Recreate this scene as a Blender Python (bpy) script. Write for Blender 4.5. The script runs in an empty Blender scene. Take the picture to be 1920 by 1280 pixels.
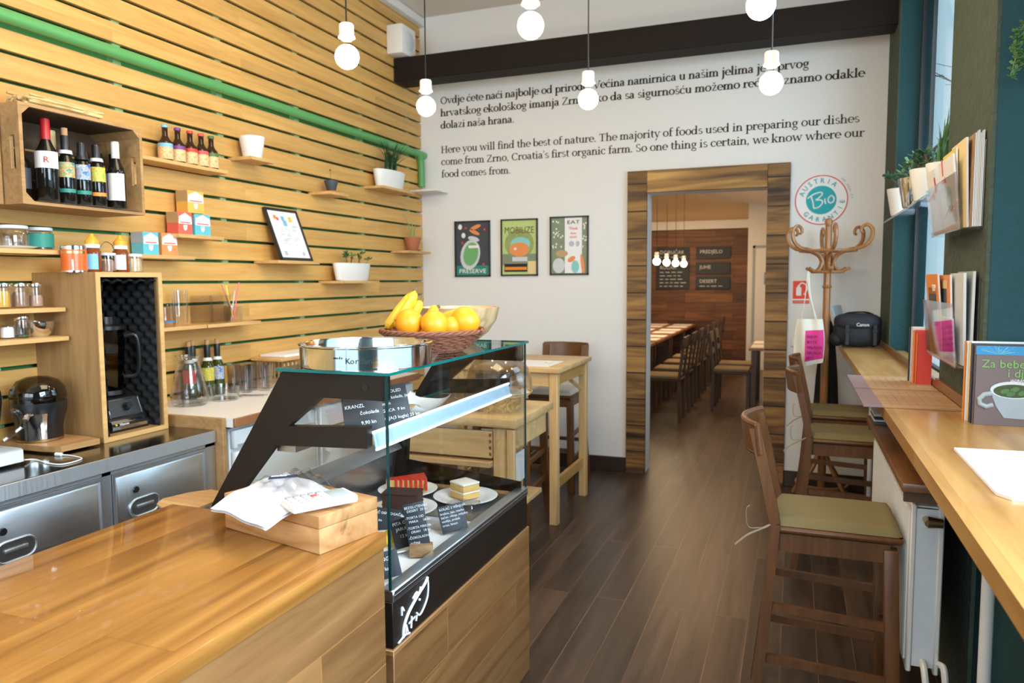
# Cafe interior: slatted wall with shelves, bar counter with glass display case, window counter with stools, doorway to a back room.
# World: X right along the back wall, Y into the room, Z up; metres. Camera stands at the origin at eye height.
import bpy, bmesh, math, random
from mathutils import Vector, Matrix
S = bpy.context.scene
COL = S.collection
PI = math.pi
random.seed(7)

# ------------------------------------------------------------------ camera
cam_d = bpy.data.cameras.new('camera')
cam = bpy.data.objects.new('camera', cam_d); COL.objects.link(cam)
S.camera = cam
YAW, PITCH, ROLL = 0.36544, 0.081615, -0.00585
fw = Vector((-math.sin(YAW)*math.cos(PITCH), math.cos(YAW)*math.cos(PITCH), -math.sin(PITCH)))
rt = Vector((math.cos(YAW), math.sin(YAW), 0)); up = rt.cross(fw)
r2 = rt*math.cos(ROLL) + up*math.sin(ROLL); u2 = -rt*math.sin(ROLL) + up*math.cos(ROLL)
mw = Matrix((r2, u2, -fw)).transposed().to_4x4(); mw.translation = (0, 0, 1.5)
cam.matrix_world = mw
cam_d.sensor_width = 36; cam_d.lens = 1383.7/1920*36
cam_d.clip_start = .02
cam_d.dof.use_dof = True; cam_d.dof.focus_distance = 2.15; cam_d.dof.aperture_fstop = 4.5

# ------------------------------------------------------------------ view, world, daylight
S.view_settings.view_transform = 'Standard'; S.view_settings.look = 'None'
S.view_settings.gamma = 1; S.view_settings.use_curve_mapping = False
S.view_settings.exposure = 0.32
S.cycles.use_denoising = True
wd = bpy.data.worlds.new('sky'); S.world = wd; wd.use_nodes = True
bg = wd.node_tree.nodes['Background']; bg.inputs[0].default_value = (.66, .90, 1, 1); bg.inputs[1].default_value = 1.5
def area(name, loc, to, sx, sy, power, col, spread=180):
    d = bpy.data.lights.new(name, 'AREA'); d.shape = 'RECTANGLE'; d.size = sx; d.size_y = sy; d.energy = power; d.color = col; d.spread = math.radians(spread)
    o = bpy.data.objects.new(name, d); COL.objects.link(o); o.location = loc
    o.rotation_euler = (Vector(to)-Vector(loc)).to_track_quat('-Z', 'Y').to_euler()
    return o
area('daylight_near_window', (.98, .75, 2.2), (-1.2, 1.1, 1.2), 1.6, 1.8, 78, (.82, .91, 1), 125)
area('daylight_far_window', (.92, 4.0, 2.2), (-1, 4.1, 1.6), 1.2, 1.8, 24, (.70, .87, 1))
area('daylight_shop_front', (-1.2, -2.85, 2.3), (-1.9, 3, 1.9), 3.2, 1.7, 95, (.90, .95, 1))
area('warm_fill_bar', (-1.5, 2.3, 3.60), (-2.2, 2.6, 1.5), 1.2, 2.4, 56, (1, .76, .46))  # added warm fill with no visible fitting, placed to light the slat wall
area('warm_fill_back_room', (-1.6, 10.2, 2.75), (-1.6, 10.2, 0), 2.2, 3.5, 70, (1, .66, .36))  # added warm fill for unseen lamps, brightens the back room

# ------------------------------------------------------------------ materials
MT = {}
def _new(name):
    m = bpy.data.materials.new(name); m.use_nodes = True; MT[name] = m
    return m, m.node_tree.nodes, m.node_tree.links, m.node_tree.nodes['Principled BSDF']
def c4(c): return (c[0], c[1], c[2], 1)
def _bump(n, l, b, fac, strength, dist=.01):
    bp = n.new('ShaderNodeBump'); bp.inputs['Strength'].default_value = strength; bp.inputs['Distance'].default_value = dist
    l.new(fac, bp.inputs['Height']); l.new(bp.outputs[0], b.inputs['Normal'])
def plain(name, col, rough=.5, metal=0, var=.08, scale=30, bump=0, spec=.5, coat=0, bscale=None):
    """one colour, broken up by fine noise"""
    m, n, l, b = _new(name)
    tc = n.new('ShaderNodeTexCoord'); no = n.new('ShaderNodeTexNoise')
    no.inputs['Scale'].default_value = scale; no.inputs['Detail'].default_value = 4
    l.new(tc.outputs['Object'], no.inputs['Vector'])
    mx = n.new('ShaderNodeMix'); mx.data_type = 'RGBA'
    mx.inputs[6].default_value = c4([max(0, v*(1-var)) for v in col]); mx.inputs[7].default_value = c4([min(1, v*(1+var)) for v in col])
    l.new(no.outputs[0], mx.inputs[0]); l.new(mx.outputs[2], b.inputs['Base Color'])
    b.inputs['Roughness'].default_value = rough; b.inputs['Metallic'].default_value = metal
    b.inputs['Specular IOR Level'].default_value = spec; b.inputs['Coat Weight'].default_value = coat
    if bump:
        n2 = n.new('ShaderNodeTexNoise'); n2.inputs['Scale'].default_value = bscale or scale*3; n2.inputs['Detail'].default_value = 5
        l.new(tc.outputs['Object'], n2.inputs['Vector']); _bump(n, l, b, n2.outputs[0], bump)
    return m
def wood(name, dark, light, grain='Y', rough=.45, scale=1.0, planks=None, mortar=(.25, .18, .12), ring=.5, bump=.08, coat=0, tone=(.72, 1.12), mort=.0016, off=(0, 0), gap=None, burn=None):
    """long grain along one axis; planks = (length, width, along axis, across axis)"""
    m, n, l, b = _new(name)
    tc = n.new('ShaderNodeTexCoord'); mp = n.new('ShaderNodeMapping')
    l.new(tc.outputs['Object'], mp.inputs['Vector'])
    sc = [9*scale]*3; sc['XYZ'.index(grain)] = .7*scale; mp.inputs['Scale'].default_value = sc
    vec = mp.outputs[0]; br = None
    if planks:
        L, W, u, v = planks
        sx = n.new('ShaderNodeSeparateXYZ'); cb = n.new('ShaderNodeCombineXYZ'); ad = n.new('ShaderNodeVectorMath')
        l.new(tc.outputs['Object'], sx.inputs[0])
        l.new(sx.outputs['XYZ'.index(u)], cb.inputs[0]); l.new(sx.outputs['XYZ'.index(v)], cb.inputs[1])
        ad.operation = 'ADD'; ad.inputs[1].default_value = (off[0], off[1], 0); l.new(cb.outputs[0], ad.inputs[0])
        br = n.new('ShaderNodeTexBrick'); br.offset = .37; br.offset_frequency = 2; br.squash = 1
        l.new(ad.outputs[0], br.inputs['Vector'])
        br.inputs['Scale'].default_value = 1; br.inputs['Mortar Size'].default_value = mort; br.inputs['Mortar Smooth'].default_value = .3
        br.inputs['Brick Width'].default_value = L; br.inputs['Row Height'].default_value = W
        t0, t1 = tone
        br.inputs['Color1'].default_value = (t0, t0, t0, 1); br.inputs['Color2'].default_value = (t1, t1, t1, 1); br.inputs['Mortar'].default_value = c4(mortar)
        a2 = n.new('ShaderNodeVectorMath'); a2.operation = 'MULTIPLY_ADD'; a2.inputs[1].default_value = (23, 17, 31)
        l.new(br.outputs['Color'], a2.inputs[0]); l.new(vec, a2.inputs[2]); vec = a2.outputs[0]
    no = n.new('ShaderNodeTexNoise'); no.inputs['Scale'].default_value = 4.5; no.inputs['Detail'].default_value = 8; no.inputs['Roughness'].default_value = .66; no.inputs['Distortion'].default_value = .5
    l.new(vec, no.inputs['Vector'])
    wv = n.new('ShaderNodeTexNoise'); wv.inputs['Scale'].default_value = .55; wv.inputs['Detail'].default_value = 1.5; wv.inputs['Distortion'].default_value = 1.2
    l.new(vec, wv.inputs['Vector'])
    ml = n.new('ShaderNodeMath'); ml.operation = 'MULTIPLY'; ml.inputs[1].default_value = 9; l.new(wv.outputs[0], ml.inputs[0])
    sn = n.new('ShaderNodeMath'); sn.operation = 'PINGPONG'; sn.inputs[1].default_value = 1; l.new(ml.outputs[0], sn.inputs[0])
    mx = n.new('ShaderNodeMix'); mx.data_type = 'FLOAT'; mx.inputs[0].default_value = ring*.6
    l.new(no.outputs[0], mx.inputs[2]); l.new(sn.outputs[0], mx.inputs[3])
    rp = n.new('ShaderNodeValToRGB'); rp.color_ramp.elements[0].position = .28; rp.color_ramp.elements[1].position = .72
    rp.color_ramp.elements[0].color = c4(dark); rp.color_ramp.elements[1].color = c4(light)
    l.new(mx.outputs[0], rp.inputs[0]); col = rp.outputs[0]
    if burn:
        nb = n.new('ShaderNodeTexNoise'); nb.inputs['Scale'].default_value = burn[0]; nb.inputs['Detail'].default_value = 5; nb.inputs['Distortion'].default_value = .8
        l.new(vec, nb.inputs['Vector'])
        rb = n.new('ShaderNodeValToRGB'); rb.color_ramp.elements[0].position = burn[1]; rb.color_ramp.elements[1].position = burn[2]
        rb.color_ramp.elements[0].color = (.12, .08, .06, 1); rb.color_ramp.elements[1].color = (1, 1, 1, 1); l.new(nb.outputs[0], rb.inputs[0])
        mb = n.new('ShaderNodeMix'); mb.data_type = 'RGBA'; mb.blend_type = 'MULTIPLY'; mb.inputs[0].default_value = 1
        l.new(col, mb.inputs[6]); l.new(rb.outputs[0], mb.inputs[7]); col = mb.outputs[2]
    if br:
        mm = n.new('ShaderNodeMix'); mm.data_type = 'RGBA'; mm.blend_type = 'MULTIPLY'; mm.inputs[0].default_value = 1
        l.new(col, mm.inputs[6]); l.new(br.outputs['Color'], mm.inputs[7]); col = mm.outputs[2]
    l.new(col, b.inputs['Base Color'])
    b.inputs['Roughness'].default_value = rough; b.inputs['Coat Weight'].default_value = coat
    _bump(n, l, b, mx.outputs[0], bump, .004)
    return m
def glassy(name, tint=(1, 1, 1), refl=.9, rough=.0, base=.04, edge=4.5):
    """clear glass: tinted see-through with mirror reflections growing towards grazing angles"""
    m, n, l, b = _new(name); n.remove(b); out = n['Material Output']
    tr = n.new('ShaderNodeBsdfTransparent'); gl = n.new('ShaderNodeBsdfGlossy'); mx = n.new('ShaderNodeMixShader')
    tr.inputs[0].default_value = c4(tint); gl.inputs['Roughness'].default_value = rough; gl.inputs[0].default_value = (refl, refl, refl, 1)
    lw = n.new('ShaderNodeLayerWeight'); lw.inputs[0].default_value = .5
    pw = n.new('ShaderNodeMath'); pw.operation = 'POWER'; pw.inputs[1].default_value = edge; l.new(lw.outputs['Facing'], pw.inputs[0])
    ad = n.new('ShaderNodeMath'); ad.operation = 'MULTIPLY_ADD'; ad.inputs[1].default_value = .85; ad.inputs[2].default_value = base; ad.use_clamp = True
    l.new(pw.outputs[0], ad.inputs[0]); l.new(ad.outputs[0], mx.inputs[0]); l.new(tr.outputs[0], mx.inputs[1]); l.new(gl.outputs[0], mx.inputs[2])
    l.new(mx.outputs[0], out.inputs[0])
    return m
def emit(name, col, strength):
    m, n, l, b = _new(name)
    b.inputs['Base Color'].default_value = c4(col); b.inputs['Emission Color'].default_value = c4(col); b.inputs['Emission Strength'].default_value = strength
    return m
def patchy(name, cols, scale=60, rough=.5):
    """printed picture: irregular patches of several colours"""
    m, n, l, b = _new(name); tc = n.new('ShaderNodeTexCoord'); no = n.new('ShaderNodeTexNoise'); no.inputs['Scale'].default_value = scale; no.inputs['Detail'].default_value = 1.5; no.inputs['Distortion'].default_value = 1.5
    l.new(tc.outputs['Object'], no.inputs['Vector']); rp = n.new('ShaderNodeValToRGB'); cr = rp.color_ramp; cr.interpolation = 'CONSTANT'
    while len(cr.elements) < len(cols): cr.elements.new(.5)
    for i, c in enumerate(cols): cr.elements[i].position = .30+.40*i/len(cols) if i else 0; cr.elements[i].color = c4(c)
    l.new(no.outputs[0], rp.inputs[0]); l.new(rp.outputs[0], b.inputs['Base Color']); b.inputs['Roughness'].default_value = rough
    return m
def steel(name, col=(.62, .64, .67), rough=.25, aniso=(1, 1, 60)):
    m, n, l, b = _new(name)
    tc = n.new('ShaderNodeTexCoord'); mp = n.new('ShaderNodeMapping'); mp.inputs['Scale'].default_value = aniso
    no = n.new('ShaderNodeTexNoise'); no.inputs['Scale'].default_value = 6; no.inputs['Detail'].default_value = 5
    l.new(tc.outputs['Object'], mp.inputs[0]); l.new(mp.outputs[0], no.inputs['Vector'])
    mr = n.new('ShaderNodeMapRange'); mr.inputs[3].default_value = rough*.75; mr.inputs[4].default_value = rough*1.3
    l.new(no.outputs[0], mr.inputs[0]); l.new(mr.outputs[0], b.inputs['Roughness'])
    b.inputs['Base Color'].default_value = c4(col); b.inputs['Metallic'].default_value = 1
    _bump(n, l, b, no.outputs[0], .02, .002)
    return m

wood('slat_wood', (.58, .305, .075), (.77, .465, .150), 'Y', .5, .8, planks=(2.3, .1152, 'Y', 'Z'), mort=0, tone=(.84, 1.05), off=(.4, -.0064), ring=.25, bump=.03)
wood('shelf_wood', (.55, .31, .11), (.76, .50, .21), 'Y', .5, 1.2, ring=.3)
wood('crate_inner_shaded', (.06, .030, .014), (.11, .058, .028), 'Y', .6, 1.2, ring=.3)  # darkened crate wood: the shade inside the crate put into the colour
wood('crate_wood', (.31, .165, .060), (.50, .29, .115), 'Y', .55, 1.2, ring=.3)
wood('box_wood', (.29, .155, .055), (.44, .255, .10), 'Z', .5, 1.2, ring=.35)
wood('bar_wood', (.25, .098, .018), (.47, .220, .050), 'Y', .30, .8, planks=(1.5, .155, 'Y', 'X'), tone=(.86, 1.06), mortar=(.42, .3, .2), mort=.0007, ring=.6, coat=.25, bump=.03, burn=(1.3, .20, .36))
wood('bar_side_wood', (.20, .090, .028), (.35, .180, .066), 'Y', .45, .8, planks=(.9, .148, 'Y', 'Z'), tone=(.84, 1.04), mortar=(1.5, 1.3, 1.1), mort=.0016, ring=.5, off=(.2, .035), burn=(1.2, .20, .36))
wood('pine_wood', (.53, .31, .12), (.74, .50, .24), 'X', .45, 1.1, ring=.4)
wood('pine_leg', (.53, .31, .12), (.74, .50, .24), 'Z', .45, 1.1, ring=.4)
wood('beech_bench', (.47, .29, .12), (.66, .45, .21), 'X', .45, 1.0, ring=.3)
wood('counter_wood', (.37, .180, .046), (.57, .325, .105), 'Y', .33, .7, planks=(2.4, .11, 'Y', 'X'), tone=(.94, 1.04), mortar=(.7, .6, .5), mort=.0005, ring=.55, coat=.2, bump=.03)
wood('stool_wood', (.085, .030, .007), (.170, .066, .016), 'Z', .42, 1.3, ring=.2, coat=.05)
wood('dark_wood', (.055, .028, .015), (.11, .058, .03), 'X', .4, 1.2, ring=.2)
plain('beam_wood', (.016, .011, .009), .6, var=.3, spec=.15)
wood('rack_wood', (.28, .11, .035), (.43, .20, .07), 'Z', .28, 1.5, ring=.2, coat=.3)
wood('brown_shelf', (.13, .05, .018), (.23, .10, .035), 'Y', .35, 1, ring=.3, coat=.15)
wood('floor_wood', (.034, .020, .014), (.100, .060, .041), 'Y', .36, .7, planks=(2.1, .138, 'Y', 'X'), tone=(.66, 1.2), mortar=(2.2, 2.0, 1.8), mort=.0024, ring=.45, bump=.10, off=(.1, .02))
wood('frame_wood', (.14, .058, .012), (.42, .215, .055), 'X', .6, 1.3, planks=(7, .205, 'X', 'Z'), tone=(.70, 1.1), mortar=(.08, .06, .05), mort=.006, ring=.5, burn=(.75, .30, .54), off=(3.5, .03))
wood('lintel_wood', (.28, .135, .032), (.60, .335, .095), 'X', .6, .9, ring=.9, burn=(.9, .34, .50))
wood('far_wall_wood', (.075, .028, .010), (.22, .090, .028), 'X', .5, 1, planks=(.8, .16, 'X', 'Z'), tone=(.55, 1.3), mortar=(.4, .3, .25), mort=.004, ring=.4)
wood('white_oak_edge', (.26, .105, .045), (.40, .18, .08), 'Y', .45, 1)
wood('gift_box_wood', (.37, .17, .058), (.58, .32, .135), 'X', .45, 1.2, ring=.6, burn=(.9, .30, .42))
wood('walnut_block', (.26, .14, .06), (.40, .24, .11), 'X', .5, 2)
wood('bowl_wood', (.45, .29, .14), (.66, .47, .26), 'X', .3, 1.6, ring=.7, coat=.3)
wood('straw_mat', (.42, .26, .09), (.78, .58, .28), 'Y', .7, 5, ring=.8)
wood('menu_wood', (.36, .20, .085), (.52, .32, .15), 'X', .5, 1.5)

plain('wall_white', (.80, .785, .77), .8, var=.02, bump=.12, bscale=160)
plain('ceiling_paint', (.78, .70, .62), .85, var=.02)
plain('wall_green', (.05, .27, .085), .7)
plain('pipe_green', (.105, .36, .115), .4, var=.04)
plain('batten_green', (.26, .55, .26), .6)
plain('wall_teal', (.004, .050, .058), .75, var=.15, bump=.35, bscale=60)
plain('plaster_gray', (.060, .078, .055), .9, var=.3, bump=1.6, bscale=38)
plain('baseboard', (.035, .02, .014), .4)
plain('frame_dark', (.022, .022, .022), .4)
plain('cream_wall', (.72, .50, .28), .8, var=.03)
plain('white_paint', (.80, .78, .75), .5, var=.02)
plain('porcelain', (.86, .85, .82), .18, var=.01)
plain('pot_white', (.82, .82, .80), .35, var=.01)
plain('paper', (.86, .85, .85), .8, var=.015)
plain('cloth_white', (.74, .73, .75), .9, var=.02, bump=.15)
plain('black_plastic', (.012, .012, .013), .28, var=.1)
plain('black_matt', (.012, .011, .011), .7, var=.2)
plain('foam_black', (.010, .010, .011), .9, var=.3, bump=.3)
plain('case_bronze', (.016, .011, .008), .40, var=.1, spec=.25)
plain('slate', (.018, .024, .032), .55, var=.25)
plain('chalk', (.80, .84, .88), .9)
plain('ink', (.045, .030, .022), .8)
plain('ink_black', (.015, .014, .014), .7)
plain('cushion_olive', (.22, .175, .08), .95, var=.1, scale=400, bump=.3)
plain('cushion_light', (.62, .58, .50), .95, var=.06, bump=.2)
plain('seat_tan', (.26, .19, .11), .9)
plain('ribbon', (.26, .23, .16), .9)
plain('alu', (.62, .68, .74), .32, 1, var=.05)
plain('rail_blue', (.42, .60, .74), .42, .25, var=.05)
plain('chrome', (.75, .76, .78), .08, 1, var=.02)
plain('radiator_white', (.66, .64, .60), .4, var=.03)
plain('appliance_white', (.72, .77, .80), .35, var=.02)
plain('white_laminate', (.84, .82, .80), .35, var=.02)
plain('grey_plastic', (.36, .40, .43), .4)
plain('light_grey', (.62, .64, .66), .5)
plain('mauve_card', (.24, .16, .17), .6)
plain('terracotta', (.42, .145, .06), .75, var=.1)
plain('orange_plastic', (.88, .36, .03), .35)
plain('soil', (.03, .02, .014), .95, var=.4)
plain('leaf_dark', (.028, .085, .030), .5, var=.4)
plain('leaf_mid', (.075, .17, .045), .5, var=.4)
plain('leaf_pale', (.30, .36, .12), .6, var=.3)
plain('orange_peel', (.86, .31, .008), .40, var=.10, scale=60, bump=.12, bscale=260)
plain('mango_peel', (.86, .34, .012), .38, var=.14, scale=14)
plain('banana_peel', (.74, .46, .025), .5, var=.14, scale=20)
plain('stem_brown', (.16, .11, .045), .8)
plain('wicker', (.23, .085, .045), .55, var=.35, scale=60)
plain('sponge_choc', (.050, .016, .009), .85, var=.35, scale=120, bump=.5)
plain('cream_cake', (.66, .42, .13), .8, var=.2, scale=70, bump=.3)
plain('icing', (.80, .76, .66), .6)
plain('berry_red', (.50, .035, .02), .3, var=.3, scale=60)
plain('pink_print', (.72, .03, .24), .7)
plain('bag_black', (.016, .018, .026), .75, var=.25, bump=.25)
plain('coat_black', (.012, .010, .010), .9)
plain('tote_cloth', (.76, .72, .62), .9, var=.04)
plain('sign_red', (.80, .055, .02), .5)
plain('teal_print', (.0, .37, .42), .6)
plain('ring_red', (.72, .10, .10), .6)
plain('steel_dark', (.10, .105, .11), .35, 1)
plain('brass', (.55, .36, .15), .3, 1)
plain('cork', (.50, .29, .13), .8)
plain('wax_red', (.45, .012, .015), .35)
plain('foil_white', (.75, .73, .72), .4)
plain('foil_black', (.012, .012, .014), .35)
plain('honey', (.20, .045, .008), .15)
plain('nuts', (.60, .45, .26), .7, var=.5, scale=90)
plain('spice_yellow', (.62, .36, .02), .7, var=.3)
plain('spice_brown', (.30, .17, .11), .8, var=.3)
plain('spice_pink', (.50, .30, .22), .8, var=.3)
plain('salt', (.80, .80, .80), .8)
plain('tin_orange', (.72, .13, .02), .3, var=.12, scale=120)
for nm, cl in dict(lab_white=(.80, .76, .74), lab_blue=(.06, .28, .62), lab_sky=(.20, .50, .72), lab_green=(.16, .42, .16), lab_yellow=(.80, .60, .05), lab_orange=(.82, .26, .03), lab_red=(.68, .05, .03), lab_purple=(.20, .05, .26),
                   lab_cream=(.80, .62, .30), lab_teal=(.02, .24, .18), tea_orange=(.82, .28, .09), tea_red=(.70, .13, .09), tea_blue=(.12, .50, .60), tea_grey=(.36, .42, .44), tea_amber=(.82, .48, .10), pastel=(.62, .72, .78), dusk=(.05, .06, .075), lime=(.50, .62, .22),
                   sage=(.22, .27, .17), cyan_soft=(.25, .60, .58), magenta=(.60, .06, .25), navy=(.03, .04, .09), mauve=(.17, .12, .115), book_blue=(.03, .25, .50), straw_pink=(.90, .20, .25), straw_yellow=(.85, .75, .10), straw_green=(.35, .65, .2), title_green=(.20, .42, .10), logo_green=(.05, .42, .22), skin_tan=(.50, .34, .16), tea_liquid=(.05, .07, .015), lilac=(.50, .50, .62)).items():
    plain(nm, cl, .5, var=.06)
m, n, l, b = _new('wine_glass'); b.inputs['Base Color'].default_value = (.008, .007, .006, 1); b.inputs['Roughness'].default_value = .06
m, n, l, b = _new('green_glass'); b.inputs['Base Color'].default_value = (.035, .045, .006, 1); b.inputs['Roughness'].default_value = .06
m, n, l, b = _new('beer_glass'); b.inputs['Base Color'].default_value = (.030, .010, .004, 1); b.inputs['Roughness'].default_value = .07
m, n, l, b = _new('rose_glass'); b.inputs['Base Color'].default_value = (.20, .008, .012, 1); b.inputs['Roughness'].default_value = .06
patchy('pic_green', [(.03, .25, .30), (.30, .45, .12), (.70, .16, .05), (.40, .60, .30), (.12, .35, .20)])
patchy('pic_blue', [(.03, .12, .45), (.08, .35, .70), (.75, .35, .10), (.10, .40, .75), (.60, .65, .60)])
patchy('pic_yellow', [(.70, .50, .04), (.16, .40, .10), (.78, .60, .06), (.45, .50, .08), (.65, .25, .04)])
patchy('pic_beer', [(.80, .45, .10), (.82, .70, .42), (.70, .25, .08), (.85, .62, .25), (.80, .78, .60)], 90)
glassy('glass', (.96, .965, .965), base=.07)
glassy('glass_ware', (.975, .98, .985), base=.045, edge=2.6)
glassy('glass_case', (.975, .985, .985), base=.02)
glassy('smoke_plastic', (.38, .38, .38), base=.06)
glassy('clear_film', (.92, .93, .95), base=.12, rough=.12)
glassy('acrylic', (.93, .94, .97), base=.06, rough=.03)
glassy('window_pane', (.93, .97, 1), refl=.6, base=.01)
plain('glass_edge_dark', (.004, .035, .036), .1, var=.1)
plain('glass_edge', (.006, .13, .125), .1, var=.1)
emit('bulb_glow', (1, .82, .54), 48)
emit('bulb_glow_far', (1, .80, .50), 30)
emit('screen_glow', (.10, .42, .75), 1.2)
emit('led_white', (.80, .92, 1), 2.6)
plain('steel_mid', (.26, .29, .32), .40, 1)
steel('steel_lip', (.66, .72, .78), .50, (1, 40, 1))
steel('steel_brushed', (.60, .66, .72), .40, (60, 1, 1))
steel('steel_top', (.20, .20, .20), .14, (30, 1, 1))
steel('steel_polished', (.72, .73, .75), .10, (1, 1, 40))
steel('steel_deck', (.34, .36, .38), .35, (20, 1, 1))
def vstripes():
    """sky seen through the window panes: pale sky with thin bare branches is real geometry outside; this is only frosted film on the lower pane"""
plain('frost', (.45, .68, .80), .6)

# ------------------------------------------------------------------ mesh helpers
class MB:
    def __init__(s): s.bm = bmesh.new(); s.mats = []; s.cur = 0
    def m(s, name):
        if name not in s.mats: s.mats.append(name)
        s.cur = s.mats.index(name); return s
    def _f(s, vs):
        try:
            f = s.bm.faces.new(vs); f.material_index = s.cur; return f
        except ValueError: return None
    def box(s, x0, x1, y0, y1, z0, z1, bev=0, seg=1):
        v = [s.bm.verts.new((x, y, z)) for x in (x0, x1) for y in (y0, y1) for z in (z0, z1)]
        fs = [s._f([v[i] for i in q]) for q in ((0, 1, 3, 2), (4, 6, 7, 5), (0, 4, 5, 1), (2, 3, 7, 6), (0, 2, 6, 4), (1, 5, 7, 3))]
        if bev: 
            es = {e for f in fs for e in f.edges}
            r = bmesh.ops.bevel(s.bm, geom=list(es), offset=bev, segments=seg, affect='EDGES', profile=.5)
            for f in r['faces']: f.material_index = s.cur
        return s
    def obox(s, c, R, U, N, a, b_, t, bev=0):
        """box centred at c with half sizes a,b_,t along unit vectors R,U,N"""
        c, R, U, N = map(Vector, (c, R, U, N)); R, U, N = R.normalized(), U.normalized(), N.normalized()
        v = [s.bm.verts.new(c+R*a*i+U*b_*j+N*t*k) for i in (-1, 1) for j in (-1, 1) for k in (-1, 1)]
        fs = [s._f([v[i] for i in q]) for q in ((0, 1, 3, 2), (4, 6, 7, 5), (0, 4, 5, 1), (2, 3, 7, 6), (0, 2, 6, 4), (1, 5, 7, 3))]
        if bev:
            es = {e for f in fs for e in f.edges}
            r = bmesh.ops.bevel(s.bm, geom=list(es), offset=bev, segments=2, affect='EDGES', profile=.5)
            for f in r['faces']: f.material_index = s.cur
        return s
    def bar(s, p0, p1, w, d, side=(0, 0, 1), bev=0):
        p0, p1 = Vector(p0), Vector(p1); U = (p1-p0); L = U.length; U.normalize()
        N = Vector(side); N = (N-U*N.dot(U))
        if N.length < 1e-4: N = Vector((1, 0, 0))
        N.normalize(); R = U.cross(N)
        return s.obox((p0+p1)/2, R, U, N, w/2, L/2, d/2, bev)
    def lathe(s, prof, c=(0, 0, 0), seg=28, a0=0, a1=360, close=True, axis='Z'):
        c = Vector(c); full = abs(a1-a0) >= 359.9; n = seg if full else seg+1; rows = []
        for r, z in prof:
            if r < 1e-6: 
                rows.append([s.bm.verts.new(s._ax(c, 0, 0, z, axis))]*n); continue
            rows.append([s.bm.verts.new(s._ax(c, r*math.cos(math.radians(a0+(a1-a0)*i/seg)), r*math.sin(math.radians(a0+(a1-a0)*i/seg)), z, axis)) for i in range(n)])
        for A, B in zip(rows, rows[1:]):
            for i in range(seg):
                j = (i+1) % n
                q = [A[i], A[j], B[j], B[i]]; q = [v for k, v in enumerate(q) if v not in q[:k]]
                if len(q) > 2: s._f(q)
        return s
    @staticmethod
    def _ax(c, x, y, z, axis):
        return c+Vector((x, y, z) if axis == 'Z' else ((z, x, y) if axis == 'X' else (y, z, x)))
    def cyl(s, p0, p1, r0, r1=None, seg=14, caps=True):
        return s.tube([p0, p1], [r0, r0 if r1 is None else r1], seg, caps)
    def tube(s, pts, r, seg=8, caps=True, closed=False, flat=1.0):
        pts = [Vector(p) for p in pts]; n = len(pts)
        rr = r if isinstance(r, (list, tuple)) else [r]*n
        rings = []; prev = None
        for i, p in enumerate(pts):
            if closed: t = pts[(i+1) % n]-pts[i-1]
            else: t = pts[min(i+1, n-1)]-pts[max(i-1, 0)]
            t.normalize()
            if prev is None:
                a = Vector((0, 0, 1)) if abs(t.z) < .9 else Vector((1, 0, 0)); nrm = (a-t*a.dot(t)).normalized()
            else:
                nrm = prev-t*prev.dot(t)
                nrm = nrm.normalized() if nrm.length > 1e-6 else prev
            prev = nrm; bn = t.cross(nrm)
            rings.append([s.bm.verts.new(p+(nrm*math.cos(2*PI*k/seg)*flat+bn*math.sin(2*PI*k/seg))*rr[i]) for k in range(seg)])
        pr = list(zip(rings, rings[1:]))
        if closed: pr.append((rings[-1], rings[0]))
        for A, B in pr:
            for k in range(seg): s._f([A[k], A[(k+1) % seg], B[(k+1) % seg], B[k]])
        if caps and not closed: s._f(rings[0][::-1]); s._f(rings[-1])
        return s
    def prism(s, poly, axis, h0, h1):
        """closed 2-D outline extruded along an axis; outline coordinates are the other two axes in XYZ order"""
        def P(a, b, h): return {'X': (h, a, b), 'Y': (a, h, b), 'Z': (a, b, h)}[axis]
        A = [s.bm.verts.new(P(a, b, h0)) for a, b in poly]; B = [s.bm.verts.new(P(a, b, h1)) for a, b in poly]
        s._f(A[::-1]); s._f(B); n = len(poly)
        for i in range(n): s._f([A[i], A[(i+1) % n], B[(i+1) % n], B[i]])
        return s
    def ball(s, c, rx, ry=None, rz=None, seg=20, rings=12, fn=None):
        ry = rx if ry is None else ry; rz = rx if rz is None else rz; c = Vector(c); rows = []
        for j in range(rings+1):
            ph = PI*j/rings; row = []
            for i in range(seg):
                th = 2*PI*i/seg; d = Vector((math.sin(ph)*math.cos(th), math.sin(ph)*math.sin(th), math.cos(ph)))
                k = fn(d) if fn else 1
                row.append(c+Vector((d.x*rx, d.y*ry, d.z*rz))*k)
                if j in (0, rings): break
            vs = [s.bm.verts.new(p) for p in row]; rows.append(vs*seg if len(vs) == 1 else vs)
        for A, B in zip(rows, rows[1:]):
            for i in range(seg):
                k = (i+1) % seg; q = [A[i], B[i], B[k], A[k]]; q = [v for t, v in enumerate(q) if v not in q[:t]]
                if len(q) > 2: s._f(q)
        return s
    def grid(s, fn, nu, nv):
        g = [[s.bm.verts.new(fn(i/nu, j/nv)) for j in range(nv+1)] for i in range(nu+1)]
        for i in range(nu):
            for j in range(nv): s._f([g[i][j], g[i+1][j], g[i+1][j+1], g[i][j+1]])
        return s
    def poly(s, pts): s._f([s.bm.verts.new(p) for p in pts]); return s
    def xform(s, M): s.bm.transform(M); return s
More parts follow.
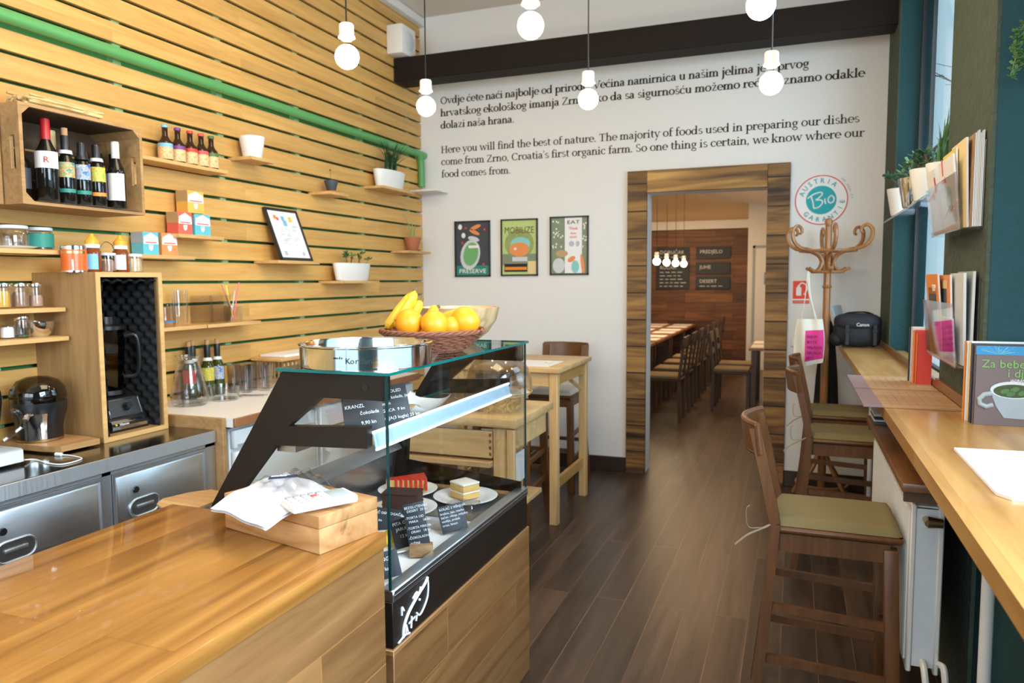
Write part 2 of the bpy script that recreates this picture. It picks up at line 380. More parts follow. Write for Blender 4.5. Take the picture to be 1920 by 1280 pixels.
    def build(s, name, mat=None, parent=None, sharp=40, origin=None, fix=True):
        if mat: s.mats = [mat]; 
        if mat: 
            for f in s.bm.faces: f.material_index = 0
        if fix: bmesh.ops.recalc_face_normals(s.bm, faces=s.bm.faces)
        if parent is not None: o0 = world_of(parent)
        elif origin is not None: o0 = Vector(origin)
        else:
            vs = [v.co for v in s.bm.verts]
            o0 = Vector(((min(v.x for v in vs)+max(v.x for v in vs))/2, (min(v.y for v in vs)+max(v.y for v in vs))/2, min(v.z for v in vs)))
        s.bm.transform(Matrix.Translation(-o0))
        me = bpy.data.meshes.new(name); s.bm.to_mesh(me); s.bm.free()
        for mname in s.mats or ['paper']: me.materials.append(MT[mname])
        for p in me.polygons: p.use_smooth = True
        me.set_sharp_from_angle(angle=math.radians(sharp))
        o = bpy.data.objects.new(name, me); COL.objects.link(o)
        if parent is not None: o.parent = parent
        else: o.location = o0
        return o
def world_of(o):
    v = Vector((0, 0, 0))
    while o: v += o.location; o = o.parent
    return v
def tag(o, label, cat, group=None, kind=None):
    if label: o['label'] = label
    if cat: o['category'] = cat
    if group: o['group'] = group
    if kind: o['kind'] = kind
    return o
def struct(o): o['kind'] = 'structure'; return o
def thing(name, label, cat, loc=(0, 0, 0), group=None):
    o = bpy.data.objects.new(name, None); COL.objects.link(o); o.location = loc; o.empty_display_size = .05
    return tag(o, label, cat, group)
def kids(o): return [c for c in bpy.data.objects if c.parent == o]
def copy_tree(o, parent=None):
    c = o.copy(); COL.objects.link(c)
    if parent: c.parent = parent
    for ch in kids(o): copy_tree(ch, c)
    return c
def smooth_pts(ctrl, n=8):
    """Catmull-Rom through control points"""
    P = [Vector(p) for p in ctrl]; P = [P[0]*2-P[1]]+P+[P[-1]*2-P[-2]]; out = []
    for i in range(1, len(P)-2):
        a, b_, c, d = P[i-1:i+3]
        for k in range(n):
            t = k/n; out.append(.5*((2*b_)+(-a+c)*t+(2*a-5*b_+4*c-d)*t*t+(-a+3*b_-3*c+d)*t**3))
    out.append(P[-2]); return out
def text_on(mb, body, O, R, U, size, align='LEFT', thick=.0006, width=None, lines=1.0):
    """flat lettering on a plane: O = baseline start, R = reading direction, U = up"""
    cu = bpy.data.curves.new('t', 'FONT'); cu.body = body; cu.size = size; cu.align_x = align; cu.extrude = thick; cu.resolution_u = 2; cu.space_line = lines
    ob = bpy.data.objects.new('t', cu); COL.objects.link(ob)
    dg = bpy.context.evaluated_depsgraph_get(); me = bpy.data.meshes.new_from_object(ob.evaluated_get(dg))
    bpy.data.objects.remove(ob); bpy.data.curves.remove(cu)
    R, U, O = Vector(R).normalized(), Vector(U).normalized(), Vector(O); N = R.cross(U)
    xs = [v.co.x for v in me.vertices]; k = 1
    if width and xs: k = width/(max(xs)-min(xs))
    vs = [mb.bm.verts.new(O+R*v.co.x*k+U*v.co.y+N*(v.co.z+thick)) for v in me.vertices]
    for p in me.polygons: mb._f([vs[i] for i in p.vertices])
    bpy.data.meshes.remove(me)
    return mb

# ------------------------------------------------------------------ serif lettering drawn stroke by stroke (for the wall text)
class Serif:
    T, H = .235, .10
    def __init__(s): s.q = []
    def V(s, x, y0, y1, w=None): w = (w or s.T)/2; s.q.append([(x-w, y0), (x+w, y0), (x+w, y1), (x-w, y1)])
    def S(s, x, y, h=.25, t=1): s.q.append([(x-h, y), (x+h, y), (x+h, y+t*s.H), (x-h, y+t*s.H)])
    def F(s, x, y, h=.24): s.q.append([(x-h, y-.20), (x+.08, y-.10), (x+.08, y), (x-.02, y)])
    def L(s, x0, y0, x1, y1, w):
        d = math.hypot(x1-x0, y1-y0); nx, ny = -(y1-y0)/d*w/2, (x1-x0)/d*w/2
        s.q.append([(x0+nx, y0+ny), (x1+nx, y1+ny), (x1-nx, y1-ny), (x0-nx, y0-ny)])
    def A(s, cx, cy, rx, ry, a0, a1, T=None, H=None):
        T = T or s.T; H = H or s.H; n = max(4, int(abs(a1-a0)/18)); pr = None
        for i in range(n+1):
            a = math.radians(a0+(a1-a0)*i/n); w = (H+(T-H)*math.cos(a)**2)/2; c, sn = math.cos(a), math.sin(a)
            p = ((cx+(rx+w)*c, cy+(ry+w)*sn), (cx+(rx-w)*c, cy+(ry-w)*sn))
            if pr: s.q.append([pr[0], p[0], p[1], pr[1]])
            pr = p
    def dot(s, x, y, r=.125): s.q.append([(x+r*math.cos(k*PI/4), y+r*math.sin(k*PI/4)) for k in range(8)])
def serif_glyph(ch):
    g = Serif(); base = {'ć': 'c', 'č': 'c', 'š': 's', 'ž': 'z'}.get(ch, ch); A, V, S_, F, L = g.A, g.V, g.S, g.F, g.L; w = 1.0
    if base == 'o': A(.5, .5, .38, .46, 0, 360); w = 1.0
    elif base == 'c': A(.5, .5, .38, .46, 48, 318); g.dot(.72, .80, .1); w = .88
    elif base == 'e': A(.48, .5, .37, .46, -8+0, 0); A(.48, .5, .37, .46, 0, 315); L(.12, .53, .86, .53, .085); w = .92
    elif base == 'a': V(.62, .1, .68); A(.40, .68, .22, .28, 0, 150); A(.38, .27, .25, .23, 60, 360-40); L(.62, .52, .36, .53, .08); L(.60, .12, .86, .05, .11); g.dot(.19, .76, .09); w = .9
    elif base == 'd': A(.44, .48, .34, .44, 0, 360); V(.80, .04, 1.56); F(.78, 1.58); L(.78, .06, 1.02, .06, .1); w = 1.08
    elif base == 'b': V(.22, .03, 1.56); F(.2, 1.58); A(.57, .48, .34, .44, 0, 360); w = 1.03
    elif base == 'p': V(.25, -.55, .96); F(.23, 1.0); S_(.25, -.6); A(.60, .48, .34, .44, 0, 360); w = 1.06
    elif base == 'g': A(.45, .63, .27, .31, 0, 360); A(.46, -.25, .36, .22, 0, 360, .13); L(.26, .36, .22, .12, .1); L(.2, .1, .72, .0, .12); L(.66, .86, .92, .93, .1); w = .92
    elif base in 'nh':
        V(.22, 0, .96 if base == 'n' else 1.56); F(.2, 1.0 if base == 'n' else 1.58); S_(.22, 0); A(.55, .60, .27, .34, 0, 165); V(.82, 0, .62); S_(.82, 0); w = 1.08
    elif base == 'm':
        V(.22, 0, .96); F(.2, 1); S_(.22, 0); A(.52, .60, .25, .34, 0, 165); V(.77, 0, .62); S_(.77, 0); A(1.07, .60, .25, .34, 0, 165); V(1.32, 0, .62); S_(1.32, 0); w = 1.58
    elif base == 'u': V(.22, .34, 1); F(.2, 1.0); A(.51, .36, .29, .30, 180, 345); V(.80, .04, 1); F(.78, 1.0); L(.78, .06, 1.02, .06, .1); w = 1.08
    elif base == 'r': V(.22, 0, .96); F(.2, 1); S_(.24, 0, .28); A(.56, .55, .32, .36, 75, 165); g.dot(.66, .86, .12); w = .74
    elif base == 'i': V(.25, 0, .96); F(.23, 1); S_(.25, 0); g.dot(.24, 1.32); w = .54
    elif base == 'j': V(.28, -.30, .96); F(.26, 1); A(.02, -.30, .26, .25, 0, -100); g.dot(.27, 1.32); w = .52
    elif base == 'l': V(.25, 0, 1.56); F(.23, 1.58); S_(.25, 0); w = .54
    elif base == 'k': V(.22, 0, 1.56); F(.2, 1.58); S_(.22, 0); L(.28, .42, .78, .92, .09); S_(.76, 1, .2, -1); L(.42, .56, .84, .02, .2); S_(.86, 0, .22); w = 1.03
    elif base == 's': A(.40, .73, .24, .22, 35, 265, .15); A(.40, .27, .27, .22, -215+120, 85, .16); A(.40, .27, .27, .22, 195, 265, .12); w = .76
    elif base == 't': V(.28, .22, 1.25); A(.50, .24, .22, .20, 180, 300, .18); S_(.36, 1, .30, -1); w = .66
    elif base == 'f': V(.28, 0, 1.25); S_(.30, 0, .28); A(.54, 1.25, .26, .27, 80, 180, .18); S_(.36, 1, .30, -1); g.dot(.62, 1.46, .1); w = .64
    elif base == 'v': L(.14, 1, .50, .02, .19); L(.50, .02, .84, 1, .085); S_(.16, 1, .21, -1); S_(.84, 1, .19, -1); w = .98
    elif base == 'w': L(.14, 1, .44, .02, .19); L(.44, .02, .74, .95, .085); L(.74, .95, 1.04, .02, .19); L(1.04, .02, 1.34, 1, .085); S_(.16, 1, .21, -1); S_(1.34, 1, .19, -1); w = 1.48
    elif base == 'y': L(.14, 1, .52, .02, .19); L(.86, 1, .36, -.42, .085); g.dot(.28, -.44, .11); S_(.16, 1, .21, -1); S_(.86, 1, .19, -1); w = .98
    elif base == 'z': L(.2, .96, .72, .96, .1); L(.70, .94, .18, .06, .17); L(.16, .05, .76, .05, .1); V(.16, .78, 1, .08); V(.76, 0, .24, .08); w = .9
    elif base == 'O': A(.72, .70, .56, .66, 0, 360, .22); w = 1.44
    elif base == 'V': L(.12, 1.42, .66, .02, .21); L(.66, .02, 1.16, 1.42, .09); S_(.14, 1.42, .26, -1); S_(1.16, 1.42, .22, -1); w = 1.28
    elif base == 'Z': L(.16, 1.37, 1.0, 1.37, .1); L(.96, 1.34, .16, .08, .18); L(.12, .05, 1.04, .05, .1); V(.16, 1.1, 1.42, .08); V(1.04, 0, .34, .08); w = 1.18
    elif base == 'H':
        for x in (.27, 1.12): V(x, 0, 1.42); S_(x, 0); S_(x, 1.42, .25, -1)
        L(.3, .74, 1.1, .74, .09); w = 1.42
    elif base == 'T': V(.62, 0, 1.42); S_(.62, 0, .28); L(.08, 1.37, 1.16, 1.37, .1); V(.1, 1.08, 1.42, .07); V(1.14, 1.08, 1.42, .07); w = 1.26
    elif base == 'C': A(.72, .70, .56, .66, 42, 318, .22); V(1.16, .98, 1.38, .07); w = 1.30
    elif base == 'S': A(.48, 1.05, .31, .32, 30, 265, .17); A(.48, .38, .34, .32, -95, 85, .19); A(.48, .38, .34, .32, 190, 265, .12); w = .98
    elif base == '.': g.dot(.18, .10, .12); w = .42
    elif base == ',': g.dot(.18, .10, .12); L(.24, .06, .14, -.25, .09); w = .42
    elif base == "'": V(.16, 1.1, 1.5, .13); w = .34
    else: w = .46
    if ch in 'čšž': x = w/2-.02; L(x-.22, 1.48, x, 1.22, .11); L(x, 1.22, x+.22, 1.48, .09)
    if ch == 'ć': L(.46, 1.2, .70, 1.5, .12)
    return g.q, w
def serif_line(mb, body, O, R, U, xh, length):
    """one line of serif lettering fitted to a given length"""
    R, U, O = Vector(R), Vector(U), Vector(O); N = R.cross(U); gl = [serif_glyph(c) for c in body]
    tot = sum(w for _, w in gl); k = length/(tot*xh); x = 0
    for q, w in gl:
        for pts in q: mb.poly([O+R*((x+px)*xh*k)+U*(py*xh)+N*.0012 for px, py in pts])
        x += w
    return mb

# ------------------------------------------------------------------ the setting
YB, XL, XR, ZC = 5.65, -2.97, .56, 3.68      # back wall, slat front, right wall, ceiling
struct(MB().box(-4.6, 1.6, -2.7, 13.2, -.1, 0).build('floor', 'floor_wood', origin=(0, 0, 0)))
struct(MB().box(-3.2, 1.2, -2.8, 5.70, ZC, ZC+.1).build('ceiling', 'ceiling_paint'))
wb = MB().box(-3.2, -1.06, YB, YB+.20, 0, ZC).box(-.20, .74, YB, YB+.20, 0, ZC).box(-1.06, -.20, YB, YB+.20, 2.16, ZC)
struct(wb.build('wall_back', 'wall_white'))
struct(MB().box(-2.95, -1.20, YB-.018, YB, 0, .115, .004).box(-.045, XR, YB-.018, YB, 0, .115, .004).build('baseboard_back', 'baseboard'))
# left wall: green plaster, pale battens, golden slats with open joints
wl = struct(MB().box(-3.2, -3.03, -2.7, YB+.2, 0, ZC).build('wall_left', 'wall_green'))
bt = MB()
for y in (-.6, .05, .7, 1.36, 2.01, 2.66, 3.32, 4.0, 4.75, 5.45): bt.box(-3.03, -2.992, y-.022, y+.022, 0, ZC)
bt.build('batten', 'batten_green', wl)
sl = MB(); joints = [1.504+.1152*k for k in range(-13, 9)]
zs = [(a+.0075, b_-.0075) for a, b_ in zip(joints, joints[1:])] + [(joints[-1]+.0075, 2.516), (2.612, 2.703)]
z = 2.710
while z < ZC-.02: zs.append((z+.0075, min(z+.1152-.0075, ZC))); z += .1152
for a, b_ in zs: sl.box(-2.992, XL, -2.7, YB-.002, a, b_, .002)
so = sl.build('slat', 'slat_wood', wl)
# (object coordinates of the boards share the world origin so that board joints line up)
struct(MB().box(XL, XL+.05, -2.7, YB, 3.60, ZC, .01).build('trim_1', 'white_paint'))
# right wall with two deep window niches and a rough plaster pier
wr = MB().box(XR, .74, 5.10, YB+.2, 0, ZC).box(XR, 1.1, 2.65, 3.35, 0, ZC).box(XR, 1.1, -2.7, -.1, 0, ZC)
wr.box(XR, .74, 3.35, 5.10, 0, 1.015).box(XR, .74, 3.35, 5.10, 3.25, ZC).box(XR, 1.1, -.1, 2.65, 0, 1.015).box(XR, 1.1, -.1, 2.65, 3.25, ZC)
wro = struct(wr.build('wall_right', 'wall_teal', origin=(0, 0, 0)))
MB().box(XR-.012, XR, 2.652, 3.35, 0, ZC).box(XR-.006, XR, 5.10, YB, 0, ZC).build('plaster_pier', 'plaster_gray', wro)
def window(name, x, y0, y1, z0, zt, z1, mull):
    f = MB()
    for a, b_, c, d in ((y0, y0+.05, z0, z1), (y1-.035, y1, z0, z1), (y0, y1, z0, z0+.04), (y0, y1, z1-.05, z1), (y0, y1, zt-.05, zt+.05)): f.box(x-.012, x+.012, a, b_, c, d)
    for y in mull: f.box(x-.010, x+.010, y-.014, y+.014, zt, z1)
    w = struct(f.build(name, 'frame_dark')); 
    MB().box(x-.004, x+.004, y0+.02, y1-.02, z0+.02, z1-.02).build('window_pane', 'window_pane', w)
    return w
window('window_1', .68, 3.36, 5.09, 1.016, 2.14, 3.24, (4.70,))
window('window_2', .86, -.09, 2.64, 1.016, 2.30, 3.24, (1.2,))
# shop front behind the camera
wf = MB().box(-3.2, -2.9, -2.9, -2.7, 0, ZC).box(.5, 1.3, -2.9, -2.7, 0, ZC).box(-2.9, .5, -2.9, -2.7, 0, .5).box(-2.9, .5, -2.9, -2.7, 3.2, ZC)
struct(wf.build('wall_front', 'wall_white'))
f = MB()
for x in (-2.9, -1.25, .42): f.box(x, x+.08, -2.84, -2.76, .5, 3.2)
f.box(-2.9, .5, -2.84, -2.76, .5, .58).box(-2.9, .5, -2.84, -2.76, 3.12, 3.2)
w3 = struct(f.build('window_3', 'frame_dark')); MB().box(-2.85, .45, -2.805, -2.795, .55, 3.15).build('window_pane', 'window_pane', w3)
# dark ceiling beam in front of the back wall
tag(MB().box(-2.965, XR-.002, 5.20, 5.40, 3.055, 3.235, .004).build('ceiling_beam', 'beam_wood'), 'dark brown beam running across above the wall lettering', 'beam', kind='structure')
# doorway surround of scorched boards
du = thing('door_surround', 'doorway surround clad in dark scorched golden boards', 'door frame', (-.63, YB, 0)); du['kind'] = 'structure'
MB().box(-1.205, -1.056, YB-.03, YB, 0, 2.322, .003).build('left_jamb', 'frame_wood', du)
MB().box(-.198, -.045, YB-.03, YB, 0, 2.322, .003).build('right_jamb', 'frame_wood', du)
MB().box(-1.056, -.198, YB-.034, YB, 2.158, 2.322, .003).build('lintel', 'lintel_wood', du)
# back room shell
struct(MB().box(-4.4, -.74, 13.0, 13.2, 0, 2.36).build('wall_far', 'far_wall_wood'))
struct(MB().box(-4.4, .70, 13.05, 13.2, 2.36, 4.4).build('wall_far_upper', 'cream_wall'))
struct(MB().box(-4.4, -.74, 12.94, 13.05, 2.36, 2.50).build('trim_2', 'white_paint'))
struct(MB().box(-.74, .70, 12.9, 13.04, 0, 4.2).build('wall_far_side', 'white_paint'))
dd = struct(MB().box(-.62, .32, 12.87, 12.9, 0, 2.02, .004).build('door_1', 'white_paint')); MB().box(-.66, .36, 12.865, 12.885, 2.02, 2.06).box(-.66, -.62, 12.865, 12.885, 0, 2.06).build('door_frame', 'grey_plastic', dd)
struct(MB().prism([(-4.5, 3.63), (.70, 2.434), (.70, 2.534), (-4.5, 3.73)], 'Y', 5.85, 13.0).build('ceiling_back_room', 'ceiling_paint'))
struct(MB().box(-4.6, -4.4, 5.85, 13.1, 0, 4.2).build('wall_back_room_left', 'cream_wall'))
struct(MB().box(.58, .70, 5.85, 13.04, 0, 4.2).build('wall_back_room_right', 'wall_white'))
# green water pipe in the wide joint of the slats
pb = MB().tube(smooth_pts([(-2.940, -2.6, 2.556), (-2.940, 2, 2.556), (-2.940, 5.40, 2.556), (-2.940, 5.54, 2.545), (-2.940, 5.585, 2.47), (-2.940, 5.585, 2.29)], 8), .0275, 16)
tag(pb.build('water_pipe', 'pipe_green'), 'green pipe running along the slatted wall and bending down at the corner', 'pipe')
tag(MB().box(-2.96, -2.72, 5.42, YB-.002, 2.232, 2.246, .002).build('wall_ledge', 'white_paint'), 'small pale ledge on the white wall below the end of the green pipe', 'shelf')

# wall lettering
R, U = (1, 0, 0), (0, 0, 1)
mb = MB().m('ink'); Serif.T, Serif.H = .275, .125
for body, x0, x1, z in (('Ovdje ćete naći najbolje od prirode. Većina namirnica u našim jelima je s prvog', -2.785, .056, 2.966), ('hrvatskog ekološkog imanja Zrno tako da sa sigurnošću možemo reći da znamo odakle', -2.785, .41, 2.866), ('dolazi naša hrana.', -2.785, -2.129, 2.766)):
    serif_line(mb, body, (x0, YB-.002, z), R, U, .0405, x1-x0)
tag(mb.build('wall_lettering', fix=False), 'upper paragraph of dark Croatian serif lettering on the white wall', 'lettering')
mb = MB().m('ink'); Serif.T, Serif.H = .225, .10
for body, x0, x1, z in (('Here you will find the best of nature. The majority of foods used in preparing our dishes', -2.785, .386, 2.566), ('come from Zrno, Croatia\'s first organic farm. So one thing is certain, we know where our', -2.785, .419, 2.468), ('food comes from.', -2.785, -2.163, 2.366)):
    serif_line(mb, body, (x0, YB-.002, z), R, U, .0405, x1-x0)
tag(mb.build('wall_lettering', fix=False), 'lower paragraph of dark English serif lettering on the white wall', 'lettering')

# round printed sign
sg = thing('round_wall_sign', 'round white certification sign with teal disc and red ring on the white wall', 'sign', (.158, YB, 2.05))
cx, cz = .158, 2.052
MB().lathe([(0, 0), (.172, 0), (.172, -.003)], (cx, YB-.001, cz), 48, axis='Y').build('backing', 'paper', sg)
MB().lathe([(.165, -.004), (.172, -.004), (.172, -.0045), (.165, -.0045)], (cx, YB-.001, cz), 48, axis='Y').build('ring', 'ring_red', sg)
MB().lathe([(0, -.0045), (.098, -.0045), (.098, -.003)], (cx, YB-.001, cz), 48, axis='Y').build('disc', 'teal_print', sg)
mb = MB().m('teal_print')
def arc_text(mb, body, r, a_start, step, size, inward=False):
    for i, ch in enumerate(body):
        a = math.radians(a_start+step*i); d = Vector((math.cos(a), 0, math.sin(a))); u_ = -d if inward else d
        r_ = Vector((u_.z, 0, -u_.x)); o = Vector((cx, YB-.006, cz))+d*r
        text_on(mb, ch, o, r_, u_, size, 'CENTER')
arc_text(mb, 'AUSTRIA', .117, 160, -18, .048); arc_text(mb, 'GARANTIE', .150, 225, 18.3, .045, True)
mb.build('lettering', None, sg, fix=False)
mb = MB().m('paper')
O = Vector((cx, YB-.0075, cz))
def stroke(mb, pts, r, O=O): mb.tube([O+Vector((x, 0, z)) for x, z in smooth_pts2(pts)], r, 6)
def smooth_pts2(pts): return [(p.x, p.y) for p in smooth_pts([(a, b_, 0) for a, b_ in pts], 6)]
stroke(mb, [(-.088, .012), (-.05, .040), (-.005, .052), (.006, .038), (-.02, .010), (-.035, 0), (0, -.002), (.008, -.022), (-.015, -.05), (-.046, -.058)], .005)
stroke(mb, [(-.066, .028), (-.055, -.01), (-.046, -.058)], .005)
stroke(mb, [(.024, .008), (.025, -.016), (.032, -.028)], .005)
stroke(mb, [(.062, .026), (.046, .010), (.047, -.014), (.062, -.024), (.080, -.012), (.081, .012), (.066, .026), (.058, .025)], .005)
mb.build('emblem', None, sg)
mb = MB().m('grey_plastic'); arc_text(mb, 'HR-EKO-07', .185, 46, -5.4, .022); mb.build('code_lettering', None, sg, fix=False)
# small red fire sign, socket
fs = thing('fire_extinguisher_sign', 'small red and white fire extinguisher sign beside the doorway', 'sign', (.043, YB, 1.33))
MB().box(-.012, .098, YB-.004, YB, 1.330, 1.490).build('plate', 'sign_red', fs)
mb = MB().m('paper').box(.010, .044, YB-.006, YB-.003, 1.385, 1.445, .004).box(.018, .036, YB-.006, YB-.003, 1.445, 1.458)
mb.tube(smooth_pts([(.027, YB-.005, 1.456), (.045, YB-.005, 1.474), (.072, YB-.005, 1.462), (.082, YB-.005, 1.43), (.062, YB-.005, 1.39)], 5), .005, 6).box(-.012, .098, YB-.0055, YB-.003, 1.352, 1.362)
text_on(mb, 'VATROGASNI APARAT', (.043, YB-.0055, 1.337), R, U, .0105, 'CENTER')
mb.build('pictogram', None, fs, fix=False)
tag(MB().box(-.015, .05, YB-.012, YB, 1.02, 1.09, .004).lathe([(.0, -.013), (.022, -.013), (.024, -.012)], (.018, YB, 1.055), 16, axis='Y').build('wall_socket', 'white_paint'), 'white wall socket low beside the doorway surround', 'socket')

# three framed posters
def poster(x0, x1, z0, z1, bgm, label):
    p = thing('framed_poster', label, 'poster', ((x0+x1)/2, YB, z0), 'three framed posters on the white wall')
    y = YB; b_ = .012
    MB().box(x0, x1, y-.018, y, z0, z0+b_).box(x0, x1, y-.018, y, z1-b_, z1).box(x0, x0+b_, y-.018, y, z0, z1).box(x1-b_, x1, y-.018, y, z0, z1).build('frame', 'frame_dark', p)
    MB().box(x0+.006, x1-.006, y-.008, y-.002, z0+.006, z1-.006).build('print', bgm, p)
    return p, (x0+x1)/2, (z0+z1)/2, y-.009
def blob(mb, mat, c, rx, rz, rot=0, seg=20):
    mb.m(mat); a = math.radians(rot)
    mb.poly([(c[0]+rx*math.cos(t)*math.cos(a)-rz*math.sin(t)*math.sin(a), c[1], c[2]+rx*math.cos(t)*math.sin(a)+rz*math.sin(t)*math.cos(a)) for t in [2*PI*k/seg for k in range(seg)]])
def rect(mb, mat, x0, x1, y, z0, z1): mb.m(mat).poly([(x0, y, z0), (x1, y, z0), (x1, y, z1), (x0, y, z1)])
p, cx, cz, y = poster(-2.665, -2.345, 1.538, 1.998, 'dusk', 'black framed dark poster of a green jar, leftmost of three on the white wall')
mb = MB(); rect(mb, 'lab_teal', cx-.145, cx+.145, y-.0002, 1.55, 1.63)
blob(mb, 'light_grey', (cx-.02, y-.0004, 1.72), .088, .125, -14); blob(mb, 'lab_green', (cx-.015, y-.0008, 1.725), .066, .098, -14); blob(mb, 'light_grey', (cx+.012, y-.001, 1.85), .052, .02, -14)
rect(mb, 'paper', cx-.035, cx+.06, y-.0012, 1.775, 1.797)
for q, r_ in (((cx+.03, 1.945), 20), ((cx+.02, 1.905), -25)): blob(mb, 'tea_orange', (q[0], y-.001, q[1]), .05, .016, r_)
for q in ((-.11, 1.95), (-.08, 1.88)): blob(mb, 'paper', (cx+q[0], y-.001, q[1]), .018, .022)
for q in ((-.06, 1.94), (.11, 1.925), (-.09, 1.82), (.1, 1.64)): blob(mb, 'lab_red', (cx+q[0], y-.001, q[1]), .01, .01)
mb.build('picture', None, p, fix=False); mb = MB().m('paper'); text_on(mb, 'PRESERVE', (cx, y-.001, 1.568), R, U, .05, 'CENTER', width=.24); mb.build('title', None, p, fix=False)
p, cx, cz, y = poster(-2.25, -1.932, 1.542, 2.0, 'lime', 'black framed lime green poster with orange tomato, middle of three on the white wall')
mb = MB(); blob(mb, 'leaf_pale', (cx, y-.0002, 1.80), .125, .12); rect(mb, 'sage', cx-.145, cx+.145, y-.0003, 1.63, 1.72); blob(mb, 'cyan_soft', (cx+.01, y-.0004, 1.80), .085, .055); blob(mb, 'tea_orange', (cx, y-.0006, 1.755), .085, .058); blob(mb, 'paper', (cx-.035, y-.0008, 1.76), .012, .01)
rect(mb, 'black_matt', cx-.13, cx+.07, y-.0008, 1.575, 1.64); rect(mb, 'lab_orange', cx-.125, cx+.065, y-.001, 1.59, 1.615); rect(mb, 'lab_cream', cx+.075, cx+.145, y-.0008, 1.56, 1.66); rect(mb, 'light_grey', cx-.06, cx+.07, y-.0009, 1.66, 1.695)
mb.build('picture', None, p, fix=False); mb = MB().m('stem_brown'); text_on(mb, 'MOBILIZE', (cx, y-.001, 1.885), R, U, .075, 'CENTER', width=.25); mb.build('title', None, p, fix=False)
p, cx, cz, y = poster(-1.83, -1.513, 1.546, 2.006, 'sage', 'black framed sage and white poster with jars, rightmost of three on the white wall')
mb = MB(); rect(mb, 'paper', cx-.035, cx+.105, y-.0002, 1.56, 1.995)
for k in range(34): blob(mb, 'paper', (cx+random.choice((random.uniform(-.14, -.045), random.uniform(.112, .14))), y-.0004, random.uniform(1.75, 1.98)), .006, .008)
blob(mb, 'light_grey', (cx-.085, y-.0005, 1.62), .05, .06); blob(mb, 'skin_tan', (cx-.06, y-.0006, 1.715), .05, .028); blob(mb, 'tea_orange', (cx+.02, y-.0007, 1.67), .035, .02, 30); blob(mb, 'cyan_soft', (cx+.05, y-.0006, 1.61), .032, .05); blob(mb, 'tea_orange', (cx+.11, y-.0008, 1.63), .014, .08, 8); blob(mb, 'lilac', (cx+.02, y-.0004, 1.79), .022, .022); blob(mb, 'lilac', (cx+.07, y-.0004, 1.79), .016, .022)
mb.build('picture', None, p, fix=False); mb = MB().m('ink_black'); text_on(mb, 'EAT', (cx+.035, y-.001, 1.945), R, U, .042, 'CENTER', width=.1); mb.build('title', None, p, fix=False); mb = MB().m('ring_red'); text_on(mb, 'Think', (cx+.035, y-.001, 1.90), R, U, .032, 'CENTER'); text_on(mb, 'then', (cx+.035, y-.001, 1.865), R, U, .026, 'CENTER'); text_on(mb, 'think!', (cx+.035, y-.001, 1.835), R, U, .026, 'CENTER'); mb.build('subtitle', None, p, fix=False)

# speaker on the slat wall just above the beam
sp = thing('wall_speaker', 'white box speaker high on the slatted wall above the dark beam', 'speaker', (-2.9, 5.2, 3.24))
MB().box(XL, -2.83, 5.10, 5.32, 3.24, 3.46, .012, 2).build('cabinet', 'white_paint', sp)
MB().lathe([(0, .004), (.07, .004), (.075, 0)], (-2.83, 5.21, 3.35), 20, axis='X').build('grille', 'light_grey', sp)

# pendant bulbs: bar room
def pendant(x, y, z, ztop, label, glow, group, r=.048):
    t = thing('pendant_lamp', label, 'lamp', (x, y, z), group)
    MB().ball((x, y, z), r, seg=24, rings=16).build('bulb', glow, t)
    MB().lathe([(.0, .10), (.026, .10), (.030, .094), (.030, .055), (.034, .052), (.034, .045), (.024, .040), (.022, .036)], (x, y, z+.028), 24).build('socket', 'porcelain', t)
    MB().cyl((x, y, z+.12), (x, y, ztop), .0035 if r > .04 else .003, seg=6).build('cord', 'black_plastic', t)
    return t
for x, y, z, lb in ((-1.70, 2.61, 2.40, 'lit globe bulb hanging before the slatted wall, nearest of that pair'), (-1.752, 3.39, 2.377, 'lit globe bulb hanging by the corner of slatted and white walls'), (-.912, 2.59, 2.417, 'lit globe bulb touching the dark beam, at the upper middle of the view'),
                    (-.945, 3.51, 2.365, 'lit globe bulb hanging over the Croatian paragraph, left of two there'), (-.113, 3.36, 2.322, 'lit globe bulb hanging over the end of the Croatian lettering, near the teal wall'), (-.128, 2.68, 2.414, 'lit globe bulb cut by the top edge near the right end of the beam')):
    pendant(x, y, z, ZC-.001, lb, 'bulb_glow', 'pendant bulbs of the bar')

